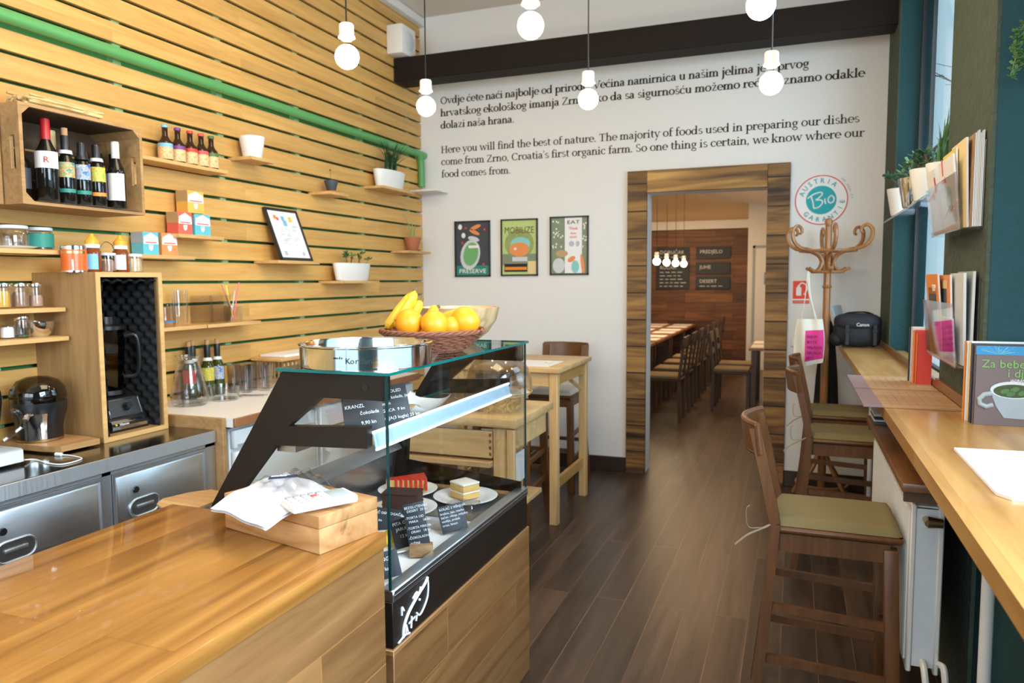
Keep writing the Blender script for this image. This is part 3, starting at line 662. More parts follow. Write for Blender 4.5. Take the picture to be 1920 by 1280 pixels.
# ------------------------------------------------------------------ little shelves slotted into the slat joints
def shelf(y0, y1, z, xf, label, th=.018):
    return tag(MB().box(XL-.02, xf, y0, y1, z-th, z, .0015).build('wall_shelf', 'shelf_wood'), label, 'shelf', 'small wooden shelves on the slatted wall')
SH = {}
for k, y0, y1, z, xf, lb in (('beer', 2.62, 3.20, 2.095, -2.845, 'wall shelf carrying the five small beer bottles'), ('pot', 3.365, 3.56, 2.20, -2.825, 'wall shelf under the empty white pot'), ('dark', 4.093, 4.31, 2.087, -2.82, 'wall shelf under the small dark pot'),
                         ('planter', 4.74, 5.22, 2.20, -2.81, 'wall shelf under the grassy white planter by the corner'), ('tea1', 2.83, 3.14, 1.742, -2.83, 'wall shelf carrying three stacked tea boxes'), ('tea2', 2.58, 2.93, 1.634, -2.83, 'wall shelf carrying two tea boxes next to the blender housing'),
                         ('frame', 3.55, 3.95, 1.630, -2.81, 'wall shelf under the leaning black frame'), ('pl2', 4.18, 4.67, 1.509, -2.81, 'wall shelf under the white planter with succulents'), ('terra', 5.14, 5.52, 1.745, -2.83, 'wall shelf under the terracotta pot'),
                         ('straw', 2.985, 3.39, 1.286, -2.815, 'wall shelf carrying the big glass jar and the straws'), ('glas', 2.62, 2.975, 1.286, -2.815, 'wall shelf carrying two glass tumblers beside the blender housing'),
                         ('A', 1.55, 2.165, 1.634, -2.76, 'uppermost shelf left of the blender housing, with two lidded jars'), ('B', 1.55, 2.155, 1.405, -2.765, 'middle shelf left of the blender housing, with spice jars'), ('C', 1.55, 2.155, 1.288, -2.755, 'lowest shelf left of the blender housing, with steel bowl')):
    SH[k] = shelf(y0, y1, z, xf, lb)

# ------------------------------------------------------------------ bottles and jars
def lab(mb, mat, r, x, y, z0, z1, a=70, seg=16):
    return mb.m(mat).lathe([(r+.0008, z0), (r+.0008, z1)], (x, y, 0), seg, -45-a, -45+a)
def bottle(label, x, y, z, h, r, nr, glass, cap, cap_h, labels, group, neck=.62, cat='bottle', name='wine_bottle', nk=1.0):
    t = thing(name, label, cat, (x, y, z), group)
    s = h*neck
    MB().lathe([(0, 0), (r*.9, 0), (r, .006), (r, s*.90), (r*.93, s*.98), (r*.66, s*1.09), (nr*1.25, s*1.20), (nr, s*1.30), (nr, h-.012), (nr*1.15, h-.011), (nr*1.15, h), (0, h)], (x, y, z), 22).build('glass_body', glass, t)
    if cap: MB().lathe([(nr*1.17, h-cap_h), (nr*1.20, h-cap_h), (nr*1.22, h-.004), (nr*1.1, h+.002), (0, h+.002)], (x, y, z), 16).build('capsule', cap, t)
    for mat, a, b_, ang in labels:
        lab(MB(), mat, r, x, y, z+a, z+b_, ang).build('label', None, t, fix=False)
    return t
# crates on the wall
def crate(y0, y1, label, xf=-2.70):
    c = thing('wooden_crate', label, 'crate', (-2.83, (y0+y1)/2, 1.80), 'wooden crates hung on the slatted wall')
    xb, z0, z1, th = XL+.001, 1.80, 2.175, .014
    def side(y):
        b = MB(); n = 10
        hz, hx, hr = (z0+z1)/2+.005, xf-.040, .013
        # side board with a cut-out hand hole
        out = [(xf, z0), (xf, z1), (xb, z1), (xb, z0)]
        hole = [(hx+hr*math.cos(a), hz+.045+hr*math.sin(a)) for a in [PI*i/n for i in range(n+1)]]+[(hx+hr*math.cos(a), hz-.045+hr*math.sin(a)) for a in [PI+PI*i/n for i in range(n+1)]]
        b.box(hx+hr, xf, y, y+th, z0, z1).box(xb, hx-hr, y, y+th, z0, z1).box(hx-hr, hx+hr, y, y+th, hz+.062, z1).box(hx-hr, hx+hr, y, y+th, z0, hz-.062)
        return b.build('side_board', 'crate_wood', c)
    side(y0); side(y1-th)
    MB().box(xb, xf, y0+th, y1-th, z0, z0+.012).build('bottom_board', 'crate_wood', c)
    MB().m('crate_wood').box(xb, xf, y0+th, y1-th, z1-.012, z1).m('crate_inner_shaded').box(xb, xf-.006, y0+th, y1-th, z1-.014, z1-.012).build('top_board', None, c)
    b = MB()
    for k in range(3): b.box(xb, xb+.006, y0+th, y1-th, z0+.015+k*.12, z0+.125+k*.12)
    b.build('back_board', 'crate_inner_shaded', c)
    for yy, sg in ((y0+th, 1), (y1-th, -1)):
        for zz, sz in ((z0+.012, 1), (z1-.012, -1)):
            if sg < 0 and sz > 0: continue
            MB().prism([(yy, zz), (yy+.032*sg, zz), (yy, zz+.032*sz)], 'X', xb+.006, xf-.001).build('corner_block', 'crate_wood', c)
    return c
crate(1.955, 2.512, 'wooden crate with wine bottles hung on the slatted wall')
crate(1.385, 1.948, 'wooden crate cut by the left edge, beside the wine crate', -2.795)
tag(MB().grid(lambda u, v: Vector((-2.955+.262*v, 2.02+.47*u, 1.8135+.004*max(0, math.sin(u*9+v*3))*v+.002*v)), 24, 8).build('paper_liner', 'paper'), 'white paper lining the floor of the wine crate', 'paper')
zb = 1.8205
G = 'wine bottles in the wall crate'
bottle('tall wine bottle with red capsule and wide white label, in the crate', -2.765, 2.108, zb, .322, .041, .0145, 'wine_glass', 'wax_red', .085, [('lab_white', .13, .195, 75)], G)
bottle('dark wine bottle half hidden behind the left side of the crate', -2.84, 2.055, zb, .25, .037, .014, 'wine_glass', 'foil_black', .05, [('dusk', .05, .13, 70)], G)
bottle('wine bottle with pale waxed neck behind the red capped one', -2.875, 2.215, zb, .305, .037, .0145, 'wine_glass', 'lab_cream', .075, [], G)
def farm_bottle(y, h, lb, l1, l2, x=-2.765, corked=False, collar='foil_white', cap='foil_black'):
    t = bottle(lb, x, y, zb, h, .036, .0135, 'wine_glass', cap, .06, [(l1, .105, .165, 62), (l2, .045, .060, 62)], G)
    MB().lathe([(.0265, h*.735), (.0235, h*.79)], (x, y, zb), 18).build('neck_band', collar, t)
    if corked: MB().cyl((x, y, zb+h), (x, y, zb+h+.032), .012, seg=12).build('cork', 'cork', t)
    return t
farm_bottle(2.19, .272, 'corked wine bottle with green and orange picture label in the crate', 'pic_green', 'lab_teal', corked=True)
farm_bottle(2.262, .255, 'wine bottle with bright blue picture label in the crate', 'pic_blue', 'lab_teal', collar='foil_black')
farm_bottle(2.332, .258, 'wine bottle with yellow picture label and red band in the crate', 'pic_yellow', 'lab_orange')
farm_bottle(2.375, .245, 'wine bottle with white neck band seen between the blue and yellow labelled ones', 'lab_sky', 'lab_teal', x=-2.88)
farm_bottle(2.450, .250, 'wine bottle with white neck band behind the yellow labelled one', 'lab_sky', 'lab_teal', x=-2.892)
farm_bottle(2.459, .243, 'wine bottle half hidden behind the rose bottle at the right of the crate', 'cyan_soft', 'lab_red', x=-2.816)
t = bottle('rose wine bottle with white capsule and tall white label, in the crate', -2.755, 2.418, zb, .285, .036, .0135, 'wine_glass', 'foil_white', .082, [('lab_white', .035, .150, 60)], G)
MB().lathe([(.0366, .028), (.0366, .115)], (-2.755, 2.418, zb), 20, -160, -110).build('wine_level', 'rose_glass', t, fix=False)
mb = MB().m('berry_red'); text_on(mb, 'R', (-2.765+.034, 2.108-.028, zb+.150), (.62, .78, 0), (0, 0, 1), .034, 'CENTER')
bpy_r = mb.build('label_initial', None, bpy.data.objects['wine_bottle'], fix=False)
# bundle of straw on the crate
b = MB(); rg = random.Random(12)
for k in range(72):
    x, z = -2.80+rg.uniform(-.045, .075), 2.1815+rg.uniform(0, .052)*rg.uniform(.4, 1); y0 = 2.02+rg.uniform(-.01, .02); y1 = 2.33+rg.uniform(-.02, .015)
    b.tube([(x, y0, z), (x+rg.uniform(-.008, .008), (y0+y1)/2, z+rg.uniform(-.003, .003)), (x+rg.uniform(-.008, .008), y1, max(2.1815, z+rg.uniform(-.006, .004)))], .0058, 6)
tag(b.build('straw_bundle', 'straw_mat'), 'flat bundle of pale straw lying on the wine crate', 'bundle')

# five beer bottles
for y, c1, lb in ((2.842, 'lab_sky', 'blue capped beer bottle, nearest end of the row on the shelf'), (2.922, 'lab_purple', 'purple capped beer bottle, second in the row on the shelf'), (3.003, 'lab_red', 'red capped beer bottle in the middle of the row on the shelf'), (3.079, 'ring_red', 'red capped beer bottle fourth in the row, before the green one'), (3.150, 'leaf_mid', 'green capped beer bottle at the far end of the row on the shelf')):
    bottle(lb, -2.905, y, 2.0952, .176, .034, .0135, 'beer_glass', c1, .012, [('pic_beer', .010, .068, 88), (c1, .068, .086, 88)], 'small beer bottles on the wall shelf', neck=.56, name='beer_bottle')

# plants and pots on the shelves
def pot(label, x, y, z, h, r0, r1, mat, sy=1.0, name='flower_pot', group=None, cat='pot'):
    t = thing(name, label, cat, (x, y, z), group)
    b = MB().lathe([(0, 0), (r0*.94, 0), (r0, .006), (r1, h-.004), (r1, h), (r1-.005, h), (r0*1.02-.004, .03), (0, .03)], (0, 0, 0), 28)
    b.xform(Matrix.Translation((x, y, z)) @ Matrix.Diagonal((1, sy, 1, 1))); b.build('pot', mat, t)
    return t
def soil(t, x, y, z, r, sy=1.0):
    b = MB().lathe([(0, .004), (r*.6, .003), (r, 0)], (0, 0, 0), 18); b.xform(Matrix.Translation((x, y, z)) @ Matrix.Diagonal((1, sy, 1, 1))); b.build('soil', 'soil', t)
def blades(t, x, y, z, n, h, spread, sy, mat, w=.004, droop=.5, rnd=3, xmin=-9):
    rg = random.Random(rnd); b = MB()
    for k in range(n):
        a = rg.uniform(0, 2*PI); s = rg.uniform(.15, 1)*spread; hh = h*rg.uniform(.6, 1.05); bx, by = x+rg.uniform(-.02, .02), y+rg.uniform(-.05, .05)*sy
        pts = [Vector((bx+math.cos(a)*s*t_*t_*(1 if math.cos(a) > 0 else .05), by+math.sin(a)*s*t_*t_*sy, z+hh*(t_-droop*.45*t_*t_*s/spread))) for t_ in [i/6 for i in range(7)]]
        d = Vector((-math.sin(a), math.cos(a), 0)); ws = [w*(1-.9*(i/6)**1.5) for i in range(7)]
        for i in range(6):
            p, q = pts[i], pts[i+1]; b.poly([Vector((max(v.x, xmin), v.y, v.z)) for v in (p-d*ws[i], p+d*ws[i], q+d*ws[i+1], q-d*ws[i+1])])
    b.build('foliage', mat, t, fix=False)
def leaves(t, pts, size, mat, rnd=1, n_each=6):
    rg = random.Random(rnd); b = MB()
    for p in pts:
        for k in range(n_each):
            d = Vector((rg.uniform(-1, 1), rg.uniform(-1, 1), rg.uniform(-.2, 1))).normalized(); s = size*rg.uniform(.7, 1.2); c = Vector(p)+d*s*.8
            n_ = d.cross(Vector((rg.uniform(-1, 1), rg.uniform(-1, 1), 1))).normalized()
            b.obox(c, d, n_, d.cross(n_), s*.6, s*.32, s*.06, s*.05)
    b.build('foliage', mat, t)
pot('empty white tapered pot on a wall shelf', -2.885, 3.447, 2.2002, .118, .052, .070, 'pot_white')
t = pot('white oval planter with tall grass on the shelf near the corner', -2.885, 4.965, 2.2002, .128, .065, .076, 'pot_white', 2.6, 'grass_planter', cat='plant'); soil(t, -2.885, 4.965, 2.315, .062, 2.6)
blades(t, -2.862, 4.95, 2.315, 64, .27, .20, 1.3, 'leaf_dark', .006, xmin=-2.880)
t = pot('white oval planter with small succulents on a wall shelf', -2.885, 4.43, 1.5092, .120, .062, .072, 'pot_white', 2.9, 'succulent_planter', cat='plant'); soil(t, -2.885, 4.43, 1.615, .058, 2.9)
rg = random.Random(5); tips = []
for k in range(9):
    p0 = Vector((-2.885+rg.uniform(-.02, .02), 4.30+.028*k+rg.uniform(-.01, .01), 1.615)); p1 = p0+Vector((rg.uniform(-.02, .03), rg.uniform(-.03, .03), rg.uniform(.035, .085))); MB().tube([p0, p1], .0025, 5).build('stem', 'stem_brown', t); tips.append(p1)
tips.append(Vector((-2.87, 4.62, 1.66))); MB().tube([(-2.88, 4.58, 1.61), (-2.87, 4.62, 1.66)], .002, 5).build('stem', 'stem_brown', t)
leaves(t, tips, .019, 'leaf_mid', 4)
t = pot('small dark pot with a tiny sprout on an orange saucer', -2.885, 4.205, 2.100, .068, .030, .046, 'dusk', name='potted_sprout', cat='plant')
MB().lathe([(0, 0), (.046, 0), (.056, .012), (.052, .012), (.044, .004), (0, .004)], (-2.885, 4.205, 2.0872), 24).build('saucer', 'lab_orange', t); soil(t, -2.885, 4.205, 2.160, .04)
MB().tube([(-2.885, 4.205, 2.16), (-2.885, 4.20, 2.19), (-2.882, 4.195, 2.235)], .0012, 5).ball((-2.882, 4.193, 2.237), .006, seg=8, rings=6).ball((-2.89, 4.215, 2.172), .012, .012, .006, 8, 6).build('sprout', 'leaf_dark', t)
t = pot('terracotta pot with a thin wispy plant beside the white wall corner', -2.90, 5.34, 1.759, .098, .046, .068, 'terracotta', name='terracotta_plant', cat='plant')
MB().lathe([(0, 0), (.055, 0), (.066, .014), (.062, .014), (.053, .004), (0, .004)], (-2.90, 5.34, 1.7452), 24).build('saucer', 'terracotta', t); soil(t, -2.90, 5.34, 1.845, .06)
blades(t, -2.90, 5.34, 1.845, 16, .20, .10, 1, 'leaf_pale', .003, .3, 8)

# tea boxes
def tea_box(label, y0, y1, z, h, base, x=-2.945, d=.075):
    t = thing('tea_box', label, 'box', (x+d/2, (y0+y1)/2, z), 'tea boxes on the wall shelves')
    MB().box(x, x+d, y0, y1, z, z+h, .001).build('carton', base, t)
    ym = (y0+y1)/2; X = x+d+.0008
    MB().m('paper').poly([(X, y0+.002, z+h*.48), (X, y1-.002, z+h*.48), (X, y1-.006, z+h*.80), (X, ym, z+h*.97), (X, y0+.006, z+h*.80)]).m('ring_red').poly([(X+.0004, y0+.010, z+h*.52), (X+.0004, y1-.010, z+h*.52), (X+.0004, y1-.016, z+h*.57), (X+.0004, y0+.016, z+h*.57)]).build('print', None, t, fix=False)
    MB().m('paper').lathe([(0, 0), (.010, 0), (.016, .012), (.018, .030), (.0165, .030), (.009, .004), (0, .004)], (X-.012, ym, z+h*.16), 14, -85, 85).build('cup_picture', None, t)
    MB().m('skin_tan' if base in ('tea_red', 'tea_amber', 'tea_orange') else 'tea_grey').box(x, x+d, y0-.0008, y0, z+h*.52, z+h).build('side_print', None, t)
    return t
tea_box('red and white tea box, left of the lower pair on its shelf', 2.868, 2.960, 1.7422, .112, 'tea_red')
tea_box('turquoise tea box, right of the lower pair on its shelf', 2.978, 3.086, 1.7422, .110, 'tea_blue')
tea_box('amber tea box standing on top of two other tea boxes', 2.935, 3.045, 1.8548, .112, 'tea_amber')
tea_box('blue and white tea box on the shelf by the blender housing', 2.650, 2.742, 1.6342, .108, 'tea_blue')
tea_box('orange and white tea box on the shelf by the blender housing', 2.760, 2.858, 1.6342, .110, 'tea_orange')

# leaning frame
fr = thing('picture_frame', 'black framed pastel print leaning on its wall shelf', 'picture', (-2.86, 3.75, 1.63))
def lean(y, z): return Vector((-2.848-(z-1.63)*.34, y+(z-1.63)*(-.05), z))
y0, y1, z0, z1 = 3.625, 3.925, 1.632, 1.955
R_, U_ = Vector((0, 1, 0)), (lean(0, 1)-lean(0, 0)).normalized(); N_ = R_.cross(U_)
O_ = lean(3.775, 1.632); HH = .166
for a, s, nm in ((-.145, 1, 0), (.145, 1, 0)): MB().obox(O_+R_*a+U_*HH, R_, U_, N_, .008, HH, .008).build('frame_stile', 'frame_dark', fr)
for b_ in (.008, 2*HH-.008): MB().obox(O_+U_*b_, R_, U_, N_, .153, .008, .008).build('frame_rail', 'frame_dark', fr)
MB().obox(O_+U_*HH, R_, U_, N_, .140, HH-.01, .003).build('print', 'paper', fr)
mb = MB()
def fq(mat, a0, a1, b0, b1, k=.0036): mb.m(mat).poly([O_+R_*a+U_*b_+N_*k for a, b_ in ((a0, b0), (a1, b0), (a1, b1), (a0, b1))])
rg = random.Random(11)
for k in range(26): 
    a, b_ = rg.uniform(-.085, .06), rg.uniform(.07, .22); fq('pastel', a, a+rg.uniform(.02, .05), b_, b_+rg.uniform(.005, .012))
for a, b_, m_, s in ((-.08, .275, 'lab_orange', .012), (-.06, .265, 'ring_red', .010), (.06, .268, 'lab_yellow', .016), (-.01, .27, 'lab_sky', .014), (-.085, .045, 'lilac', .014), (.085, .045, 'lilac', .012), (.0, .24, 'lab_sky', .018)): fq(m_, a-s, a+s, b_-s, b_+s, .004)
mb.build('picture', None, fr, fix=False)

# glasses on the lower shelf
def tumbler(label, x, y, z, h, r0, r1, group=None, mat='glass_ware', name='glass_tumbler', th=.003, cat='glass', extra=None):
    pr = [(0, 0), (r0*.95, 0), (r0, .003)]+(extra or [])+[(r1, h), (r1-th, h)]+[(a-th, b_) for a, b_ in reversed(extra or [])]+[(r0-th, .010), (0, .010)]
    return tag(MB().lathe(pr, (x, y, z), 28).build(name, mat), label, cat, group)
tumbler('tall straight drinking glass on the shelf beside the blender housing', -2.885, 2.872, 1.2862, .178, .036, .040)
t = thing('blue_glass_jar', 'low glass with a blue base on the shelf beside the blender housing', 'glass', (-2.885, 2.785, 1.2862))
MB().lathe([(0, 0), (.04, 0), (.043, .004), (.040, .11), (.037, .11), (.037, .02), (0, .02)], (-2.885, 2.785, 1.2862), 26).build('body', 'glass_ware', t)
MB().lathe([(0, .0205), (.036, .0205), (.036, .028), (0, .028)], (-2.885, 2.785, 1.2862), 20).build('contents', 'lab_blue', t)
b = MB(); x0, x1, y0, y1 = -2.955, -2.825, 3.010, 3.165
for e in ((x0, x1, y0, y0+.004), (x0, x1, y1-.004, y1), (x0, x0+.004, y0, y1), (x1-.004, x1, y0, y1)): b.box(*e, 1.2945, 1.435)
b.box(x0, x1, y0, y1, 1.2862, 1.2945)
tag(b.build('square_glass_jar', 'glass_ware'), 'big square open glass jar on the wall shelf', 'jar')
t = thing('straw_jar', 'glass jar holding coloured drinking straws on the wall shelf', 'jar', (-2.885, 3.245, 1.2862))
MB().lathe([(0, 0), (.045, 0), (.048, .004), (.051, .088), (.048, .088), (.045, .008), (0, .008)], (-2.885, 3.245, 1.2862), 26).build('body', 'glass_ware', t)
for dx, dy, tx, ty, h, c in ((.0, -.03, .02, -.100, .205, 'straw_pink'), (-.01, -.02, .0, -.075, .21, 'straw_green'), (.01, .01, .0, -.05, .20, 'straw_yellow'), (.015, .02, .01, .045, .215, 'straw_pink'), (-.015, .0, -.02, -.02, .20, 'straw_yellow'), (.0, .028, .0, .02, .17, 'light_grey')):
    MB().cyl((-2.885+dx*.7, 3.245-dy*.6, 1.296), (-2.885+tx, 3.245+ty, 1.2862+h), .0032, seg=8).build('straw', c, t)

# jars and tins left of and on the blender housing
def jar(label, x, y, z, h, r, lid, lid_h, fill=None, fill_h=.0, wrap=None, name='glass_jar', group=None, cat='jar', neck=.86, body='glass_ware'):
    t = thing(name, label, cat, (x, y, z), group); hb = h-lid_h
    MB().lathe([(0, 0), (r*.94, 0), (r, .006), (r, hb*.82), (r*neck, hb), (r*neck-.003, hb), (r-.003, hb*.8), (r-.003, .006), (0, .006)], (x, y, z), 24).build('body', body, t)
    if lid: MB().lathe([(0, hb+.001), (r*.93, hb+.001), (r*.95, hb+.003), (r*.95, h-.003), (r*.90, h), (0, h)], (x, y, z), 24).build('lid', lid, t)
    if fill: MB().lathe([(0, .0065), (r-.0038, .0065), (r-.0038, fill_h*.8), (r*.7, fill_h), (0, fill_h)], (x, y, z), 20).build('contents', fill, t)
    if wrap: lab(MB(), wrap[0], r+.0003, x, y, z+wrap[1], z+wrap[2], wrap[3]).build('label', None, t, fix=False)
    return t
zA = 1.6342
pl = tag(MB().lathe([(0, 0), (.05, 0), (.082, .010), (.084, .012), (.05, .005), (0, .005)], (-2.86, 2.02, zA), 32).build('saucer', 'porcelain'), 'white saucer under the empty lidded jar on the upper shelf', 'saucer')
jar('empty glass jar with white lid on a saucer, upper left shelf', -2.86, 2.02, zA+.0055, .088, .056, 'white_paint', .014)
jar('glass jar with dark green label and pale lid, upper left shelf', -2.86, 2.135, zA+.0002, .092, .046, 'light_grey', .014, 'dusk', .07, ('lab_teal', .012, .068, 100))
zB = 1.4052
jar('spice jar of yellow powder, nearest the left edge', -2.85, 1.960, zB, .098, .028, 'chrome', .018, 'spice_yellow', .068, group='spice jars on the middle shelf', neck=.95)
jar('spice jar of brown powder, middle of the three', -2.85, 2.027, zB, .098, .031, 'chrome', .018, 'spice_brown', .062, group='spice jars on the middle shelf', neck=.95)
jar('spice jar of pinkish powder, next to the blender housing', -2.85, 2.093, zB, .098, .028, 'chrome', .018, 'spice_pink', .050, group='spice jars on the middle shelf', neck=.95)
zC = 1.2882
jar('small open glass of white salt on the lowest left shelf', -2.84, 1.963, zC, .055, .026, None, 0, 'salt', .046)
jar('small jar with steel lid and dried herbs on the lowest left shelf', -2.83, 2.015, zC, .088, .027, 'chrome', .016, 'leaf_dark', .014, neck=.95)
tag(MB().lathe([(0, 0), (.032, 0), (.048, .016), (.056, .045), (.058, .062), (.056, .062), (.053, .045), (.044, .018), (0, .006)], (-2.845, 2.092, zC), 30).build('steel_bowl', 'steel_polished'), 'small steel bowl on the lowest left shelf', 'bowl')

# housing with black foam and blender
bh = thing('blender_housing', 'tall open wooden housing lined with black egg-crate foam', 'cabinet', (-2.79, 2.33, .852))
xb, xf, y0, y1, z0, z1, th = XL, -2.61, 2.168, 2.498, .852, 1.546, .020
MB().box(xb, xf, y0, y0+th, z0, z1, .001).build('side_panel', 'box_wood', bh); MB().box(xb, xf, y1-th, y1, z0, z1, .001).build('side_panel', 'box_wood', bh)
MB().box(xb, xf, y0+th, y1-th, z1-th, z1).build('top_panel', 'box_wood', bh); MB().box(xb, xf, y0+th, y1-th, z0, z0+th).build('bottom_panel', 'box_wood', bh)
# pale edge banding on the open front
b = MB(); e = .004
b.box(xf, xf+e, y0, y0+th, z0, z1).box(xf, xf+e, y1-th, y1, z0, z1).box(xf, xf+e, y0+th, y1-th, z1-th, z1).box(xf, xf+e, y0+th, y1-th, z0, z0+th); b.build('front_edging', 'shelf_wood', bh)
def egg(u, v, nu, nv): return .012*(math.sin(u*nu*2*PI)*math.sin(v*nv*2*PI))
b = MB(); b.grid(lambda u, v: Vector((xb+.03+egg(u, v, 5, 11), y0+th+(y1-y0-2*th)*u, z0+th+(z1-z0-2*th)*v)), 40, 88)
b.grid(lambda u, v: Vector((xb+.03+(xf-xb-.035)*u, y1-th-.016+egg(u, v, 5, 11), z0+th+(z1-z0-2*th)*v)), 40, 88)
b.grid(lambda u, v: Vector((xb+.03+(xf-xb-.035)*u, y0+th+.016+egg(u, v, 5, 11), z0+th+(z1-z0-2*th)*v)), 40, 88)
b.grid(lambda u, v: Vector((xb+.03+(xf-xb-.035)*u, y0+th+(y1-y0-2*th)*v, z1-th-.016+egg(u, v, 5, 5))), 40, 40)
b.build('foam_lining', 'foam_black', bh, fix=False)
bl = thing('blender', 'black blender with steel control plate inside the wooden housing', 'blender', (-2.75, 2.36, .872)); bx, by, bz = -2.76, 2.345, .8725
MB().prism([(bx-.09, bz), (bx+.10, bz), (bx+.105, bz+.028), (bx+.085, bz+.05), (bx+.05, bz+.135), (bx-.07, bz+.165), (bx-.09, bz+.10)], 'Y', by-.095, by+.095).build('motor_base', 'black_plastic', bl)
MB().obox((bx+.0685, by, bz+.095), (0, 1, 0), (-.035, 0, .085), (.085, 0, .035), .085, .040, .0015).build('control_plate', 'steel_dark', bl)
pb_ = [Vector((bx+.0705, by, bz+.095))+Vector((0, 1, 0))*a*.080+Vector((-.035, 0, .085)).normalized()*c*.037 for a, c in ((-1, -1), (1, -1), (1, 1), (-1, 1))]
MB().tube(pb_, .0022, 6, closed=True).build('plate_border', 'steel_polished', bl)
MB().obox((bx+.0995, by, bz+.041), (0, 1, 0), (-.02, 0, .022), (.022, 0, .02), .094, .008, .0025).obox((bx+.105, by, bz+.018), (0, 1, 0), (0, 0, 1), (1, 0, 0), .094, .007, .002).build('trim_bar', 'steel_polished', bl)
MB().cyl((bx+.069, by+.01, bz+.097), (bx+.092, by+.01, bz+.107), .018, .015, 18).build('dial', 'black_plastic', bl)
mb = MB().m('paper'); text_on(mb, 'Vitamix', (bx+.106, by-.06, bz+.0265), (0, 1, 0), (0, 0, 1), .016); mb.m('lab_yellow').ball((bx+.106, by-.075, bz+.032), .005, seg=8, rings=6); mb.build('logo', None, bl, fix=False)
MB().lathe([(.05, .165), (.062, .168), (.075, .40), (.078, .43), (.074, .43), (.071, .40), (.058, .17)], (bx-.02, by, bz), 4, 45, 405).build('pitcher', 'smoke_plastic', bl)
MB().tube(smooth_pts([(bx+.03, by+.05, bz+.40), (bx+.065, by+.085, bz+.39), (bx+.065, by+.085, bz+.24), (bx+.025, by+.045, bz+.22)], 6), .010, 8).build('handle', 'black_plastic', bl)
MB().lathe([(0, .43), (.082, .43), (.082, .445), (.045, .455), (.045, .485), (0, .485)], (bx-.02, by, bz), 16).build('lid', 'black_plastic', bl)
MB().lathe([(.06, .150), (.07, .150), (.07, .168), (.06, .168)], (bx-.02, by, bz), 20).build('collar', 'steel_dark', bl)
zT = 1.5462
tn = thing('tin_can', 'round red-orange tin with silver lid on the blender housing', 'tin', (-2.72, 2.168, zT))
MB().lathe([(0, 0), (.047, 0), (.047, .094), (0, .094)], (-2.72, 2.168, zT), 30).build('body', 'tin_orange', tn)
MB().lathe([(.0485, -.0), (.0485, .006), (.047, .007)], (-2.72, 2.168, zT), 30).build('bottom_rim', 'steel_polished', tn); MB().lathe([(0, .103), (.043, .103), (.046, .106), (.0485, .104), (.0485, .090), (.047, .089)], (-2.72, 2.168, zT), 30).build('lid', 'steel_polished', tn)
mb = MB(); lab(mb, 'brass', .0472, -2.72, 2.168, zT+.074, zT+.084, 60); lab(mb, 'lab_white', .0472, -2.72, 2.168, zT+.006, zT+.05, 4).build('label', None, tn, fix=False)
def honey(label, x, y, wrap):
    t = thing('honey_bottle', label, 'bottle', (x, y, zT), 'honey bottles on the blender housing')
    MB().lathe([(0, 0), (.030, 0), (.032, .004), (.032, .085), (.026, .098), (.024, .112), (.0, .112)], (x, y, zT), 22).build('body', 'honey', t)
    MB().lathe([(.028, .100), (.028, .114), (.024, .116)], (x, y, zT), 22).build('collar', 'paper', t)
    MB().lathe([(.026, .114), (.027, .128), (.020, .138), (.010, .148), (.007, .158), (.0, .159)], (x, y, zT), 22).build('nozzle', 'orange_plastic', t)
    lab(MB(), wrap, .0322, x, y, zT+.012, zT+.075, 42).build('label', None, t, fix=False)
    return t
honey('honey bottle with orange nozzle beside the red-orange tin', -2.715, 2.249, 'lab_sky')
honey('honey bottle with orange nozzle between the two low jars', -2.715, 2.385, 'lab_white')
t = jar('low clip jar of dried fruit with wire handle on the blender housing', -2.72, 2.322, zT, .082, .036, 'light_grey', .012, 'spice_brown', .05, neck=.95)
MB().tube(smooth_pts([(-2.72, 2.287, zT+.07), (-2.72, 2.290, zT+.10), (-2.72, 2.315, zT+.128), (-2.72, 2.35, zT+.115), (-2.72, 2.358, zT+.07), (-2.72, 2.358, zT+.01)], 6), .0016, 6).build('wire_handle', 'steel_dark', t)
jar('low jar of pale nuts with white lid at the far end of the blender housing', -2.72, 2.455, zT, .082, .038, 'white_paint', .013, 'nuts', .062, neck=.95)

